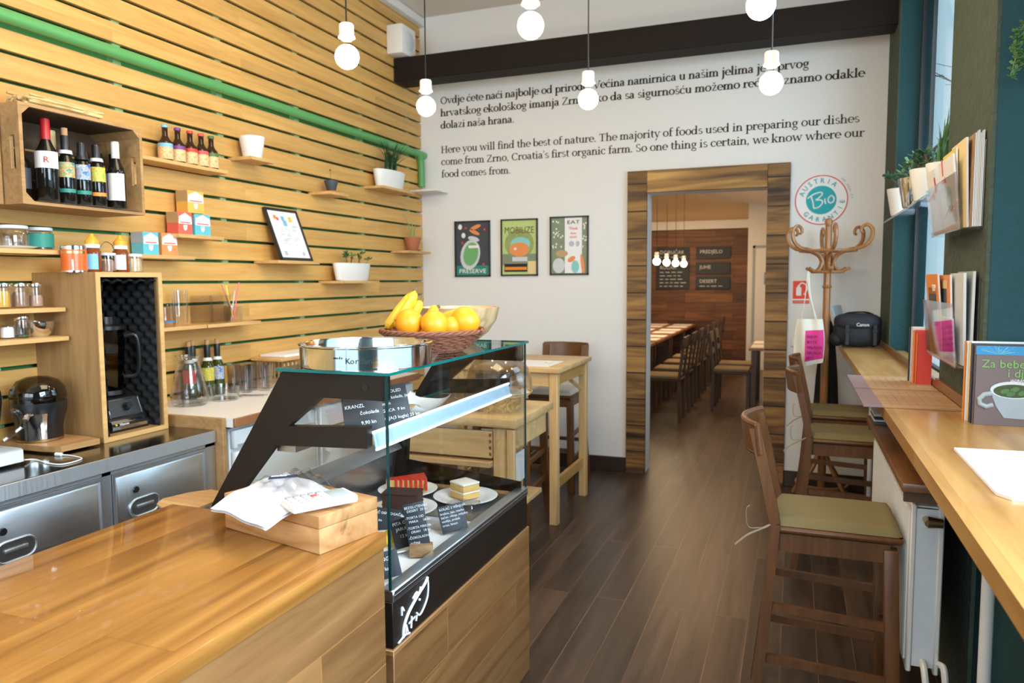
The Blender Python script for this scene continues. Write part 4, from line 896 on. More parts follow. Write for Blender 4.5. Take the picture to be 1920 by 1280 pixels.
# ------------------------------------------------------------------ steel refrigerated counter
sc = thing('refrigerated_counter', 'stainless steel refrigerated counter below the slatted wall', 'counter', (-2.68, 1.4, 0))
MB().box(XL+.005, -2.385, .2, 2.545, .800, .851, .003).build('worktop', 'steel_top', sc)
MB().box(-2.388, -2.3815, .2, 2.545, .797, .850, .002).build('front_lip', 'steel_lip', sc)
MB().box(XL+.005, -2.42, .2, 2.545, .10, .80).build('carcass', 'steel_dark', sc)
b = MB()
for a, c in ((2.49, 2.545), (1.972, 2.010), (1.455, 1.492), (.93, .975), (.2, .46)): b.box(-2.42, -2.392, a, c, .10, .797)
b.box(-2.42, -2.392, .2, 2.545, .782, .797).box(-2.42, -2.392, .2, 2.545, .10, .18); b.build('front_frame', 'steel_brushed', sc)
def steel_door(y0, y1, z0, z1):
    b = MB(); X0, X1, X2 = -2.392, -2.386, -2.374; i1, i2 = .018, .085
    def ring(x, i): return [(x, y0+i, z0+i), (x, y1-i, z0+i), (x, y1-i, z1-i), (x, y0+i, z1-i)]
    rs = [[b.bm.verts.new(p) for p in ring(x, i)] for x, i in ((-2.42, 0), (X1, .0), (X1, .010), (X1-.006, .016), (X1-.002, .022), (X2, .070))]
    for A, B in zip(rs, rs[1:]):
        for k in range(4): b._f([A[k], A[(k+1) % 4], B[(k+1) % 4], B[k]])
    b._f(rs[-1]); d = b.build('door', 'steel_brushed', sc, 25)
    hy, hz = y0+.13, z0+.075; X = X2
    def stad(a, c, n=8): return [(hy+a+c*math.cos(t), hz+c*math.sin(t)) for t in [-PI/2+PI*k/n for k in range(n+1)]]+[(hy-a+c*math.cos(t), hz+c*math.sin(t)) for t in [PI/2+PI*k/n for k in range(n+1)]]
    MB().tube([(X+.0005, y, z) for y, z in stad(.036, .034)], .0045, 8, closed=True).build('handle_rim', 'steel_brushed', d)
    MB().poly([(X+.001, y, z) for y, z in stad(.036, .033)]).build('handle_recess', 'steel_mid', d, fix=False)
    MB().box(X+.0005, X+.007, hy-.040, hy+.040, hz-.004, hz+.010, .003, 2).build('handle', 'steel_brushed', d)
    MB().cyl((X-.002, y0+.09, hz+.072), (X+.006, y0+.09, hz+.072), .014, .012, 16).build('lock', 'steel_dark', d)
    for yy in (hy-.085, ): pass
    return d
for a, c in ((.978, 1.452), (1.495, 1.970), (2.013, 2.487)): steel_door(a, c, .555, .780)
for a, c in ((.978, 1.452), (1.495, 1.970), (2.013, 2.487)): steel_door(a, c, .19, .548)
tag(MB().box(XL+.005, -2.345, 2.548, 2.568, 0, .902, .001).build('side_board', 'crate_wood'), 'upright wooden side board between the steel counter and the white worktop', 'board')

# things on the steel counter
ZS = .8512
tag(MB().prism([(-2.92, 1.955), (-2.68, 1.955), (-2.60, 1.975), (-2.59, 2.135), (-2.68, 2.150), (-2.92, 2.150)], 'Z', ZS+.008, ZS+.030).box(-2.91, -2.62, 1.98, 2.0, ZS, ZS+.008).box(-2.91, -2.62, 2.11, 2.13, ZS, ZS+.008).build('serving_board', 'crate_wood'), 'thick wooden board under the citrus juicer on the steel counter', 'board')
jz = ZS+.0302; jx, jy = -2.80, 2.042
ju = thing('citrus_juicer', 'black and steel citrus juicer with smoked dome lid', 'juicer', (jx, jy, jz))
MB().lathe([(0, 0), (.078, 0), (.080, .01), (.080, .05), (.088, .09), (.098, .12), (.098, .155), (.0, .155)], (jx, jy, jz), 32).build('body', 'black_plastic', ju)
MB().lathe([(.0812, .012), (.0812, .05), (.0895, .09), (.0985, .115)], (jx, jy, jz), 12, -75, -20).build('front_panel', 'steel_polished', ju)
MB().lathe([(.060, .002), (.0815, .002), (.0815, .011)], (jx, jy, jz), 24).build('base_ring', 'brass', ju)
MB().tube(smooth_pts([(jx+.06, jy-.075, jz+.12), (jx+.075, jy-.10, jz+.118), (jx+.082, jy-.115, jz+.102)], 5), .010, 8).build('spout', 'steel_polished', ju)
MB().lathe([(.098, .156), (.100, .18), (.094, .21), (.072, .238), (.038, .252), (0, .256)], (jx, jy, jz), 32).build('dome_lid', 'smoke_plastic', ju)
MB().lathe([(0, .157), (.06, .16), (.03, .20), (0, .215)], (jx, jy, jz), 20).build('reamer', 'black_plastic', ju)
cg = thing('coffee_machine', 'glass jug machine with grey base, cut by the left edge', 'machine', (-2.68, 1.74, ZS))
MB().box(-2.78, -2.585, 1.62, 1.822, ZS+.006, ZS+.062, .012, 2).build('base', 'grey_plastic', cg)
MB().box(-2.585, -2.582, 1.63, 1.815, ZS+.012, ZS+.055).build('end_plate', 'light_grey', cg)
MB().box(-2.86, -2.78, 1.64, 1.80, ZS, ZS+.30, .012, 2).build('column', 'grey_plastic', cg)
MB().lathe([(.0, .064), (.05, .064), (.066, .09), (.064, .15), (.050, .185), (.054, .195), (.051, .195), (.047, .185), (.061, .15), (.063, .09), (0, .068)], (-2.70, 1.735, ZS), 28).build('glass_jug', 'glass_ware', cg)
MB().tube(smooth_pts([(-2.665, 1.785, ZS+.18), (-2.65, 1.845, ZS+.185), (-2.645, 1.862, ZS+.13), (-2.66, 1.80, ZS+.085)], 7), .009, 8).build('jug_handle', 'glass_ware', cg)
tag(MB().tube(smooth_pts([(-2.60, 1.83, ZS+.012), (-2.60, 1.87, ZS+.004), (-2.50, 1.85, ZS+.003), (-2.44, 1.86, ZS+.003), (-2.45, 1.94, ZS+.003), (-2.54, 1.965, ZS+.003), (-2.58, 1.955, ZS+.004)], 8), .0025, 6).cyl((-2.575, 1.956, ZS+.006), (-2.60, 1.952, ZS+.006), .007, seg=10).build('white_cable', 'white_paint'), 'thin white cable with plug lying on the steel counter', 'cable')
so_ = thing('power_socket', 'white wall socket with black plug above the juicer', 'socket', (XL, 1.92, 1.08))
MB().box(XL, XL+.008, 1.86, 1.965, 1.085, 1.17, .003).build('plate', 'white_paint', so_)
MB().tube(smooth_pts([(XL+.02, 1.93, 1.12), (XL+.05, 1.96, 1.10), (XL+.06, 1.965, 1.04), (XL+.05, 1.95, .90)], 5), .006, 6).cyl((XL+.006, 1.93, 1.12), (XL+.03, 1.93, 1.12), .016, seg=12).build('plug', 'black_plastic', so_)

# ------------------------------------------------------------------ white worktop with fridge beyond
ZW = .90
ww = thing('white_worktop', 'white worktop with wooden front edge beside the slatted wall', 'worktop', (-2.64, 3.4, 0))
MB().box(XL+.004, -2.31, 2.572, 4.30, ZW-.040, ZW).build('top', 'white_laminate', ww); MB().box(-2.31, -2.295, 2.572, 4.30, ZW-.040, ZW+.0005, .002).build('front_edge', 'white_oak_edge', ww)
fg = thing('under_counter_fridge', 'white under-counter fridge with round green sticker', 'fridge', (-2.65, 2.9, 0))
MB().box(-2.95, -2.36, 2.60, 3.20, .02, .845, .006).build('cabinet', 'appliance_white', fg)
MB().box(-2.36, -2.325, 2.605, 3.195, .06, .74, .008, 2).build('door', 'appliance_white', fg)
MB().box(-2.36, -2.33, 2.605, 3.195, .755, .838, .006, 2).build('fascia', 'appliance_white', fg); MB().box(-2.332, -2.322, 2.62, 3.18, .765, .775).build('handle', 'grey_plastic', fg)
MB().lathe([(0, .002), (.034, .002), (.035, 0)], (-2.325, 2.70, .66), 24, axis='X').build('sticker', 'logo_green', fg)
f2 = thing('dish_cabinet', 'white cabinet under the far end of the white worktop', 'cabinet', (-2.65, 3.75, 0))
MB().box(-2.95, -2.36, 3.25, 4.28, .02, .845, .006).build('body', 'appliance_white', f2)
for a in (3.255, 3.77): MB().box(-2.36, -2.335, a, a+.505, .06, .838, .006).build('door', 'appliance_white', f2)
zw = ZW+.0003
t = thing('glass_carafe', 'wide clear glass carafe with narrow neck on the white worktop', 'carafe', (-2.775, 2.80, zw))
MB().lathe([(0, 0), (.075, 0), (.088, .018), (.090, .05), (.075, .12), (.056, .19), (.050, .215), (.055, .235), (.062, .245), (.059, .245), (.051, .232), (.047, .215), (.053, .19), (.072, .12), (.086, .05), (.083, .018), (0, .008)], (-2.775, 2.80, zw), 32).build('body', 'glass_ware', t)
MB().lathe([(.0505, .205), (.054, .205), (.054, .218), (.0505, .218)], (-2.775, 2.80, zw), 28).build('neck_ring', 'glass_ware', t)
tumbler('low wide glass bowl on the white worktop next to the carafe', -2.73, 2.985, zw, .075, .070, .078, name='glass_bowl', cat='bowl')
tumbler('stemless small glass behind the carafe next to the blender housing', -2.90, 2.66, zw, .09, .033, .036)
GW = 'corked wine bottles on the white worktop'
for y, dx, l, lb in ((2.93, 0, 'berry_red', 'corked green wine bottle behind the carafe, nearest of four'), (2.991, -.034, 'dusk', 'corked green wine bottle close behind the nearest one'), (3.058, 0, 'pic_yellow', 'corked green wine bottle with yellow picture label'), (3.130, 0, 'pic_blue', 'corked green wine bottle with blue picture label')):
    t = bottle(lb, -2.90+dx, y, zw, .272, .034, .0135, 'green_glass', 'foil_black', .062, [(l, .085, .155, 65)], GW)
    MB().lathe([(.0255, .190), (.0205, .206)], (-2.90+dx, y, zw), 16).build('neck_band', 'foil_white', t); MB().cyl((-2.90+dx, y, zw+.272), (-2.90+dx, y, zw+.300), .0115, seg=12).build('cork', 'cork', t)
k = 0
for x, y, h, lb in ((-2.865, 3.21, .155, 'tall drinking glass in the cluster, nearest the wine bottles'), (-2.80, 3.235, .150, 'tall drinking glass in the cluster, in front of the others'), (-2.90, 3.29, .155, 'tall drinking glass in the cluster, at the back by the wall'), (-2.83, 3.315, .150, 'tall drinking glass in the middle of the cluster'), (-2.76, 3.33, .145, 'tall drinking glass in the cluster, right of the front one'), (-2.88, 3.375, .150, 'tall drinking glass at the far back of the cluster'), (-2.80, 3.405, .145, 'tall drinking glass at the far right of the cluster')):
    tumbler(lb, x, y, zw, h, .030, .037, 'drinking glasses on the white worktop')
tag(MB().grid(lambda u, v: Vector((-2.72+.22*u, 3.30+.26*v, zw+.002+.05*abs(math.sin(u*7+v*3))*math.sin(PI*u)*math.sin(PI*v)+.07*math.sin(PI*u)**2*math.sin(PI*v)**2+.012*math.sin(u*23+v*17)*math.sin(PI*u)*math.sin(PI*v))), 30, 30).build('crumpled_cloth', 'cloth_white', fix=False), 'crumpled white cloth on the white worktop behind the display case', 'cloth')
for q, lb in enumerate(('spoon lying on the white worktop beside the drinking glasses', 'fork lying beside the spoon on the white worktop')):
    y = 3.10+.03*q; b = MB().tube([(-2.70, y, zw+.003), (-2.60, y+.03, zw+.006)], .0035, 6)
    if q == 0: b.ball((-2.715, y-.005, zw+.006), .022, .015, .005, 12, 8)
    else:
        for s in (-.008, -.003, .003, .008): b.tube([(-2.70, y+s, zw+.004), (-2.735, y+s*1.2-.008, zw+.005)], .0018, 5)
    tag(b.build('spoon' if q == 0 else 'fork', 'chrome'), lb, 'cutlery')
rk = thing('plate_rack', 'slatted wooden drying rack against the slatted wall, holding white dishes', 'rack', (-2.87, 3.66, zw))
for x in (-2.94, -2.78): MB().box(x, x+.022, 3.50, 3.84, zw, zw+.022).build('base_rail', 'pine_wood', rk)
for i in range(9): MB().cyl((-2.93, 3.52+.037*i, zw+.02), (-2.93, 3.52+.037*i, zw+.13), .006, seg=8).build('peg', 'pine_leg', rk)
for i in range(9): MB().cyl((-2.77, 3.52+.037*i, zw+.02), (-2.77, 3.52+.037*i, zw+.13), .006, seg=8).build('peg', 'pine_leg', rk)
MB().box(-2.955, -2.915, 3.50, 3.84, zw+.13, zw+.145).build('top_rail', 'pine_wood', rk)
tag(MB().box(-2.96, -2.74, 3.46, 3.92, zw+.1455, zw+.163, .003).build('cutting_board', 'shelf_wood'), 'wooden board lying across the drying rack', 'board')
tag(MB().box(-2.94, -2.76, 3.52, 3.86, zw+.1635, zw+.178, .002).build('paper_stack', 'paper'), 'flat stack of white paper on the wooden board by the slatted wall', 'paper')

# ------------------------------------------------------------------ bar counter
bc = thing('bar_counter', 'golden plank bar counter in the foreground', 'counter', (-1.26, .9, 0))
MB().box(-1.60, -.918, .05, 1.535, .853, .890, .003, 2).build('worktop', 'bar_wood', bc)
MB().box(-.955, -.925, .08, 1.530, 0, .853).build('front_panel', 'bar_side_wood', bc)
MB().box(-1.57, -.955, 1.505, 1.530, 0, .853).build('side_panel', 'bar_side_wood', bc); MB().box(-1.57, -.955, .08, .10, 0, .853).build('side_panel', 'bar_side_wood', bc); MB().box(-1.57, -1.55, .10, 1.505, 0, .853).build('back_panel', 'bar_side_wood', bc)

# ------------------------------------------------------------------ glass display case
dc = thing('display_case', 'glass pastry display case with dark frame on a plank base', 'display case', (-1.2, 2.08, 0))
Y0, Y1, XF = 1.582, 2.580, -.938
MB().box(-1.52, XF+.012, Y0-.012, Y1+.012, 0, .568, .002).build('plank_base', 'bar_side_wood', dc)
MB().box(-1.52, XF+.006, Y0-.004, Y1+.004, .568, .690, .001).build('dark_plinth', 'case_bronze', dc)
MB().box(XF-.03, XF+.010, Y0-.004, Y1+.004, .690, .722, .003).build('front_rail', 'alu', dc)
MB().box(XF+.0098, XF+.0112, Y0, Y1, .704, .7075).build('rail_groove', 'chrome', dc)
MB().box(-1.49, XF-.03, Y0+.012, Y1-.012, .690, .6985).build('deck', 'steel_deck', dc)
# near and far end frames
slant_o = [(-1.252, 1.268), (-1.492, .884)]; 
def end_frame(ya, yb):
    f = MB()
    f.prism([(-1.252, 1.268), (-.942, 1.268), (-.942, 1.204), (-1.135, 1.204), (-1.237, 1.123), (-1.424, .905), (-1.44, .69), (-1.52, .69), (-1.505, .884)], 'Y', ya, yb)
    f.prism([(-1.237, 1.123), (-.998, 1.136), (-.998, 1.080), (-1.283, 1.068)], 'Y', ya, yb)
    return f.build('end_frame', 'case_bronze', dc)
end_frame(Y0, Y0+.024); end_frame(Y1-.024, Y1)
for ya in (Y0+.001, Y1-.009): MB().prism([(-1.235, 1.262), (XF-.004, 1.262), (XF-.004, .70), (-1.43, .70), (-1.44, .90)], 'Y', ya+(.026 if ya < 2 else -.020), ya+(.030 if ya < 2 else -.016)).build('end_glass', 'glass_case', dc)
MB().cyl((-1.0, Y0-.003, 1.236), (-1.0, Y0+.001, 1.236), .009, seg=14).build('frame_screw', 'black_plastic', dc)
MB().box(XF-.002, XF+.004, Y0-.002, Y1+.002, .722, 1.268).build('front_glass', 'glass_case', dc)
e = MB(); e.box(XF-.0025, XF+.0045, Y0-.006, Y0-.002, .722, 1.266).box(XF-.0025, XF+.0045, Y1+.002, Y1+.005, .722, 1.266).build('front_glass_edge', 'glass_edge_dark', dc)
gt = MB().box(-1.262, XF+.012, Y0-.012, Y1+.012, 1.269, 1.277).build('top_glass', 'glass_case', dc)
e = MB(); a = .0012
e.box(-1.262, XF+.012, Y0-.012-a, Y0-.012, 1.269, 1.277).box(XF+.012, XF+.012+a, Y0-.012, Y1+.012, 1.269, 1.277).box(-1.262, XF+.012, Y1+.012, Y1+.012+a, 1.269, 1.277).box(-1.262-a, -1.262, Y0-.012, Y1+.012, 1.269, 1.277).build('top_glass_edge', 'glass_edge', gt)
MB().box(-1.262, -1.235, Y0+.024, Y1-.024, 1.238, 1.268).build('top_back_rail', 'case_bronze', dc)
sh = MB().box(-1.235, -.998, Y0+.026, Y1-.026, 1.084, 1.090).build('glass_shelf', 'glass_case', dc)
MB().box(-1.235, -.998, Y0+.0255, Y0+.0262, 1.084, 1.090).box(-1.236, -1.2345, Y0+.026, Y1-.026, 1.084, 1.090).build('shelf_edge', 'glass_edge', sh)
rl = MB().obox((-.990, (Y0+Y1)/2, 1.096), (0, 1, 0), (-.22, 0, 1), (1, 0, .22), (Y1-Y0)/2-.022, .021, .0015).build('price_rail', 'rail_blue', dc)
MB().obox((-.9935, (Y0+Y1)/2, 1.118), (0, 1, 0), (-.22, 0, 1), (1, 0, .22), (Y1-Y0)/2-.022, .0032, .003).obox((-.9845, (Y0+Y1)/2, 1.0745), (0, 1, 0), (-.22, 0, 1), (1, 0, .22), (Y1-Y0)/2-.022, .0028, .003).build('light_strip', 'led_white', rl)
# inner back: sliding door rails and slanted metal back
MB().bar((-1.465, Y0+.03, .86), (-1.465, Y1-.03, .86), .006, .055, (-.5, 0, .6)).build('rear_rail', 'alu', dc)
MB().prism([(-1.470, .835), (-1.492, .700), (-1.500, .700), (-1.478, .835)], 'Y', Y0+.03, Y1-.03).build('rear_panel', 'steel_deck', dc)
MB().box(-1.30, -1.24, Y0+.03, Y1-.03, 1.045, 1.066).build('middle_rail', 'alu', dc)
MB().obox((-1.37, 1.84, 1.06), (0, 1, 0), (-.24, 0, -.385), (.385, 0, -.24), .235, .20, .002).build('sliding_door', 'glass_case', dc)
MB().box(-1.40, XF-.05, Y1-.042, Y1-.028, .699, .708).build('deck_lip', 'crate_wood', dc)
MB().prism([(-1.495, .70), (-1.47, .80), (-.945, .748), (-.945, .70)], 'Y', Y1-.0235, Y1-.021).build('end_kick_panel', 'case_bronze', dc)
# white chalk doodle on the dark plinth
mb = MB().m('chalk'); X = XF+.0085
def chalk(pts, r=.0035): mb.tube([(X, y, z) for y, z in smooth_pts2(pts)], r, 5)
chalk([(1.625, .578), (1.63, .605), (1.655, .632), (1.70, .655), (1.745, .672), (1.765, .686)], .0045)
chalk([(1.765, .684), (1.768, .66), (1.762, .63), (1.735, .606), (1.715, .600), (1.70, .612)], .0028)
chalk([(1.62, .640), (1.622, .66), (1.632, .648)], .003); chalk([(1.64, .582), (1.642, .604), (1.650, .584)], .003)
chalk([(1.668, .585), (1.672, .615)], .003); chalk([(1.656, .602), (1.69, .606)], .0025); chalk([(1.695, .592), (1.70, .606)], .003); chalk([(1.68, .66), (1.70, .668), (1.715, .66), (1.725, .675)], .004); chalk([(1.715, .64), (1.718, .645)], .004); chalk([(1.60, .575), (1.635, .58), (1.66, .575)], .003)
mb.build('chalk_drawing', None, dc)

# plates and cakes
ZD = .6988
def plate(label, x, y, z, r, group='white cake plates in the display case'):
    return tag(MB().lathe([(0, 0), (r*.55, 0), (r*.62, .004), (r, .016), (r+.001, .018), (r-.002, .019), (r*.62, .008), (r*.55, .005), (0, .005)], (x, y, z), 40).build('cake_plate', 'porcelain'), label, 'plate', group)
plate('white plate with the red topped cake slice', -1.358, 2.430, ZD, .112)
plate('white plate with the chocolate cake slice', -1.258, 2.225, ZD, .114)
plate('white plate with the square cream cake', -1.115, 2.425, ZD, .118)
plate('white plate near the front corner with a yellow dessert', -1.135, 1.90, ZD, .105)
zp = ZD+.0085
ck = thing('red_cake_slice', 'cake slice striped with red sauce on the farthest plate', 'cake', (-1.37, 2.43, zp))
def wedge(b, x, y, z, L, W, h, a):
    d = Vector((math.cos(a), math.sin(a), 0)); n_ = Vector((-d.y, d.x, 0)); o = Vector((x, y, z))
    P = [o+d*L*.5, o-d*L*.5+n_*W*.5, o-d*L*.5-n_*W*.5]
    v0 = [b.bm.verts.new(p) for p in P]; v1 = [b.bm.verts.new(p+Vector((0, 0, h))) for p in P]
    b._f(v0); b._f(v1)
    for k in range(3): b._f([v0[k], v0[(k+1) % 3], v1[(k+1) % 3], v1[k]])
    return b
wedge(MB(), -1.365, 2.43, zp, .15, .085, .045, math.radians(-145)).build('sponge', 'cream_cake', ck)
b = wedge(MB().m('berry_red'), -1.365, 2.43, zp+.0455, .15, .087, .008, math.radians(-145))
d = Vector((math.cos(math.radians(-145)), math.sin(math.radians(-145)), 0)); n_ = Vector((-d.y, d.x, 0))
for k in range(7):
    o = Vector((-1.365, 2.43, zp))-d*(.07-.018*k); w = .043*(1-(k*.018)/.15)
    for s in (-1, 1): b.tube([o+n_*w*s*.9+Vector((0, 0, .05)), o+n_*w*s*1.05+Vector((0, 0, .03)), o+n_*w*s*1.15+Vector((0, 0, .009))], .006, 6)
b.build('red_sauce', None, ck)
cc = thing('chocolate_cake_slice', 'dark chocolate cake slice on the middle plate', 'cake', (-1.25, 2.20, zp))
A_ = math.radians(12)
def obx(b, x, y, z0, z1, L, W, a, bev=.004): return b.obox((x, y, (z0+z1)/2), (math.cos(a), math.sin(a), 0), (-math.sin(a), math.cos(a), 0), (0, 0, 1), L/2, W/2, (z1-z0)/2, bev)
obx(MB(), -1.25, 2.20, zp, zp+.066, .125, .075, A_).build('sponge', 'sponge_choc', cc)
obx(obx(MB(), -1.25, 2.20, zp+.0662, zp+.074, .129, .079, A_, .003), -1.25, 2.20, zp+.030, zp+.036, .127, .077, A_, .001).build('icing', 'sponge_choc', cc)
sq = thing('cream_cake_square', 'square of layered cream cake with white icing', 'cake', (-1.12, 2.43, zp))
A2 = math.radians(-28)
obx(MB(), -1.12, 2.43, zp, zp+.022, .082, .075, A2, .003).build('lower_layer', 'cream_cake', sq); obx(MB(), -1.12, 2.43, zp+.0222, zp+.028, .081, .074, A2, .001).build('filling', 'icing', sq); obx(MB(), -1.12, 2.43, zp+.0282, zp+.052, .082, .075, A2, .003).build('upper_layer', 'cream_cake', sq); obx(MB(), -1.12, 2.43, zp+.0522, zp+.060, .084, .077, A2, .003).build('icing', 'icing', sq)
tag(MB().ball((-1.15, 1.90, zp+.016), .045, .030, .018, 18, 10).ball((-1.13, 1.91, zp+.03), .02, .016, .014, 14, 8).build('yellow_dessert', 'lab_yellow'), 'yellow dessert on the plate near the front corner of the case', 'cake')
tag(MB().box(-1.17, XF-.045, 1.625, 2.20, ZD, ZD+.0014).build('paper_liner', 'paper'), 'white paper lining the front of the case floor', 'paper')
b = MB()
for yy in (1.76, 2.02): 
    b.box(-1.155, -1.0, yy, yy+.003, ZD+.016+.002, ZD+.085)
b.box(-1.155, -1.0, 1.76, 2.023, ZD+.085, ZD+.088)
tag(MB().box(-1.10, -1.0, 2.23, 2.30, ZD+.0005, ZD+.045, .003).build('clear_box', 'clear_film'), 'clear plastic box beside the square cream cake plate', 'box')
tag(MB().box(-1.10, -1.045, 2.08, 2.15, ZD+.002, ZD+.05, .003).build('clear_box', 'clear_film'), 'clear plastic box behind the holder of the tall chalk card', 'box'); b.bm.free()

# chalk price cards
def card(label, c, yaw, tilt, w, h, lines, size, roll=0, grp='chalk price cards in the display case', name='chalk_card', holder=False):
    """card centred at c; yaw turns its face from -Y towards +X"""
    R = Vector((math.cos(yaw), math.sin(yaw), 0)); N = Vector((math.sin(yaw), -math.cos(yaw), 0)); U = (Vector((0, 0, 1))*math.cos(tilt)-N*math.sin(tilt)).normalized(); N2 = R.cross(U)
    Rr = R*math.cos(roll)+U*math.sin(roll); Uu = -R*math.sin(roll)+U*math.cos(roll); c = Vector(c)
    t = thing(name, label, 'price card', c-Uu*h/2, grp)
    MB().obox(c, Rr, Uu, N2, w/2, h/2, .0012, .0006).build('slate', 'slate', t)
    mb = MB().m('chalk')
    for i, (tx, px, py) in enumerate(lines): text_on(mb, tx, c+Rr*(px-.5)*w+Uu*(.5-py)*h+N2*.0016, Rr, Uu, size)
    if lines: mb.build('chalk_writing', None, t, fix=False)
    if holder:
        o = c-Uu*(h/2); d = .034
        MB().obox(o+Vector((0, 0, -.000))-Vector((0, 0, 0))+Vector((0, 0, .0125)), R, -Vector((R.y, -R.x, 0)), (0, 0, 1), .034, .016, .017, .001).build('wooden_block', 'walnut_block', t)
    return t
card('dark chalk card reading KRANZL on the upper glass shelf', (-1.064, 1.67, 1.155), math.radians(28), math.radians(22), .105, .112, [('pekmez', .50, .14), ('KRANZL', .06, .38), ('čokolada', .42, .56), ('9,90 kn', .42, .80)], .0135, math.radians(8))
card('dark chalk card reading SLADOLED on the upper glass shelf', (-1.058, 1.80, 1.155), math.radians(33), math.radians(22), .105, .112, [('ČAJ SLADOLED', .04, .20), ('vanilija, čokolada, jagoda', .04, .36), ('limun', .26, .50), ('KUGLICA  9 kn', .10, .68), ('PORCIJA(3 kugle) 25 kn', .06, .88)], .0125, math.radians(8))
card('tall chalk card with a long list in a wooden block on the case floor', (-1.016, 1.868, .781), math.radians(28), math.radians(12), .062, .148, [('BEZGLUTENSKI', .06, .10), ('DESERT  20 kn', .16, .17), ('-TORTA OD', .05, .30), ('MAKA     18 kn', .18, .38), ('-TORTA MRKVA', .05, .50), ('ORAH   18 kn', .2, .58), ('-ČOKOLADNI', .05, .69), ('-RIŽINI', .05, .80), ('KOLAČ', .14, .90)], .0098, math.radians(9), holder=True)
card('square chalk card leaning near the front rail of the case', (-1.000, 2.075, .750), math.radians(38), math.radians(24), .085, .085, [('KOLAČ S VIŠNJOM', .06, .16), ('brašno, jaja, maslac', .06, .32), ('šećer, višnje, mlijeko', .06, .46), ('vanilija, prašak', .06, .60), ('orasi, limun', .06, .75)], .0105, math.radians(8))
card('dark chalk card half hidden behind the tall chalk card', (-1.075, 1.895, .752), math.radians(25), math.radians(20), .07, .085, [('PITA OD', .1, .2), ('JABUKA', .2, .4), ('12 kn', .3, .65)], .013, math.radians(14))
card('dark chalk card behind the wooden box corner on the case floor', (-1.235, 2.035, .735), math.radians(20), math.radians(45), .12, .075, [('KOLAČ OD ROGAČA', .08, .3), ('15 kn', .3, .65)], .012, math.radians(-8))
card('chalk card standing low at the near front corner of the case', (-1.005, 1.66, .747), math.radians(30), math.radians(20), .085, .07, [('PUDING', .1, .35), ('10 kn', .3, .7)], .014, math.radians(12))
# white rectangular dish on the glass shelf
ds = MB(); 
def dish(u, v):
    a, c = u-.5, v-.5; x, y = .15*a, .24*c
    return Vector((-1.105+x, 2.02+y, 1.0925+.055*(abs(c)*2)**2.4*.5+.020*(abs(a)*2)**4))
ds.grid(dish, 16, 24); ds.grid(lambda u, v: dish(u, v)-Vector((0, 0, .004-.002)), 16, 24)
dsh = tag(ds.build('serving_dish', 'porcelain', fix=False), 'white rectangular dish with curved ends on the glass shelf', 'dish')
tag(MB().ball((-1.10, 2.0, 1.108), .030, .035, .014, 16, 8).build('pastry', 'skin_tan'), 'small brown pastry on the curved white dish', 'pastry')

# ring, basket with fruit and wooden bowl on the glass top
ZG = 1.2772
sv = thing('cake_ring', 'shiny steel cake ring standing on the glass top', 'cake ring', (-1.094, 1.741, ZG))
MB().lathe([(.170, .005), (.176, 0), (.178, .001), (.178, .053), (.181, .056), (.181, .059), (.176, .060), (.174, .055), (.174, .008)], (-1.094, 1.741, ZG), 64).build('ring', 'steel_polished', sv)
MB().lathe([(.1735, .004), (.150, .006), (.150, .008), (.1735, .010)], (-1.094, 1.741, ZG), 64).build('inner_rim', 'steel_polished', sv)
mb = MB().m('ink_black')
def ring_text(s, a0, size, z, step):
    for i, ch in enumerate(s):
        a = math.radians(a0+step*i); n_ = Vector((math.cos(a), math.sin(a), 0)); text_on(mb, ch, Vector((-1.094, 1.741, ZG+z))+n_*.1785, Vector((-n_.y, n_.x, 0)), (0, 0, 1), size, 'CENTER')
ring_text('Kordun', -73, .021, .018, 3.6); ring_text('made', -84, .009, .030, 2.0)
mb.build('lettering', None, sv, fix=False)
bk = thing('fruit_basket', 'round brown wicker basket of fruit on the glass top', 'basket', (-1.077, 2.107, ZG))
bx, by = -1.077, 2.107
b = MB(); rg = random.Random(2); NR = 11
for j in range(NR):
    t_ = j/(NR-1); r = .095+.066*t_**.8; z = ZG+.006+.058*t_
    pts = [(bx+(r+.0035*math.sin(k*PI/2+j*PI))*math.cos(2*PI*k/72), by+(r+.0035*math.sin(k*PI/2+j*PI))*math.sin(2*PI*k/72), z+.0012*math.sin(k*1.7+j)) for k in range(72)]
    b.tube(pts, .0034, 5, closed=True)
b.build('woven_wall', 'wicker', bk)
b = MB()
for k in range(36):
    a = 2*PI*k/36; b.tube([(bx+(.093)*math.cos(a), by+.093*math.sin(a), ZG+.003), (bx+.130*math.cos(a), by+.130*math.sin(a), ZG+.030), (bx+.161*math.cos(a), by+.161*math.sin(a), ZG+.066)], .0026, 5)
b.build('stake', 'wicker', bk)
b = MB()
for s in range(3):
    b.tube([(bx+(.163+.004*math.cos(k*.9+s*2.1))*math.cos(2*PI*k/90), by+(.163+.004*math.cos(k*.9+s*2.1))*math.sin(2*PI*k/90), ZG+.067+.005*math.sin(k*.9+s*2.1)) for k in range(90)], .0042, 6, closed=True)
b.build('braided_rim', 'wicker', bk)
MB().lathe([(0, .002), (.095, .002), (.098, .007), (.155, .058), (.150, .058), (.093, .010), (0, .010)], (bx, by, ZG), 30).build('base', 'wicker', bk)
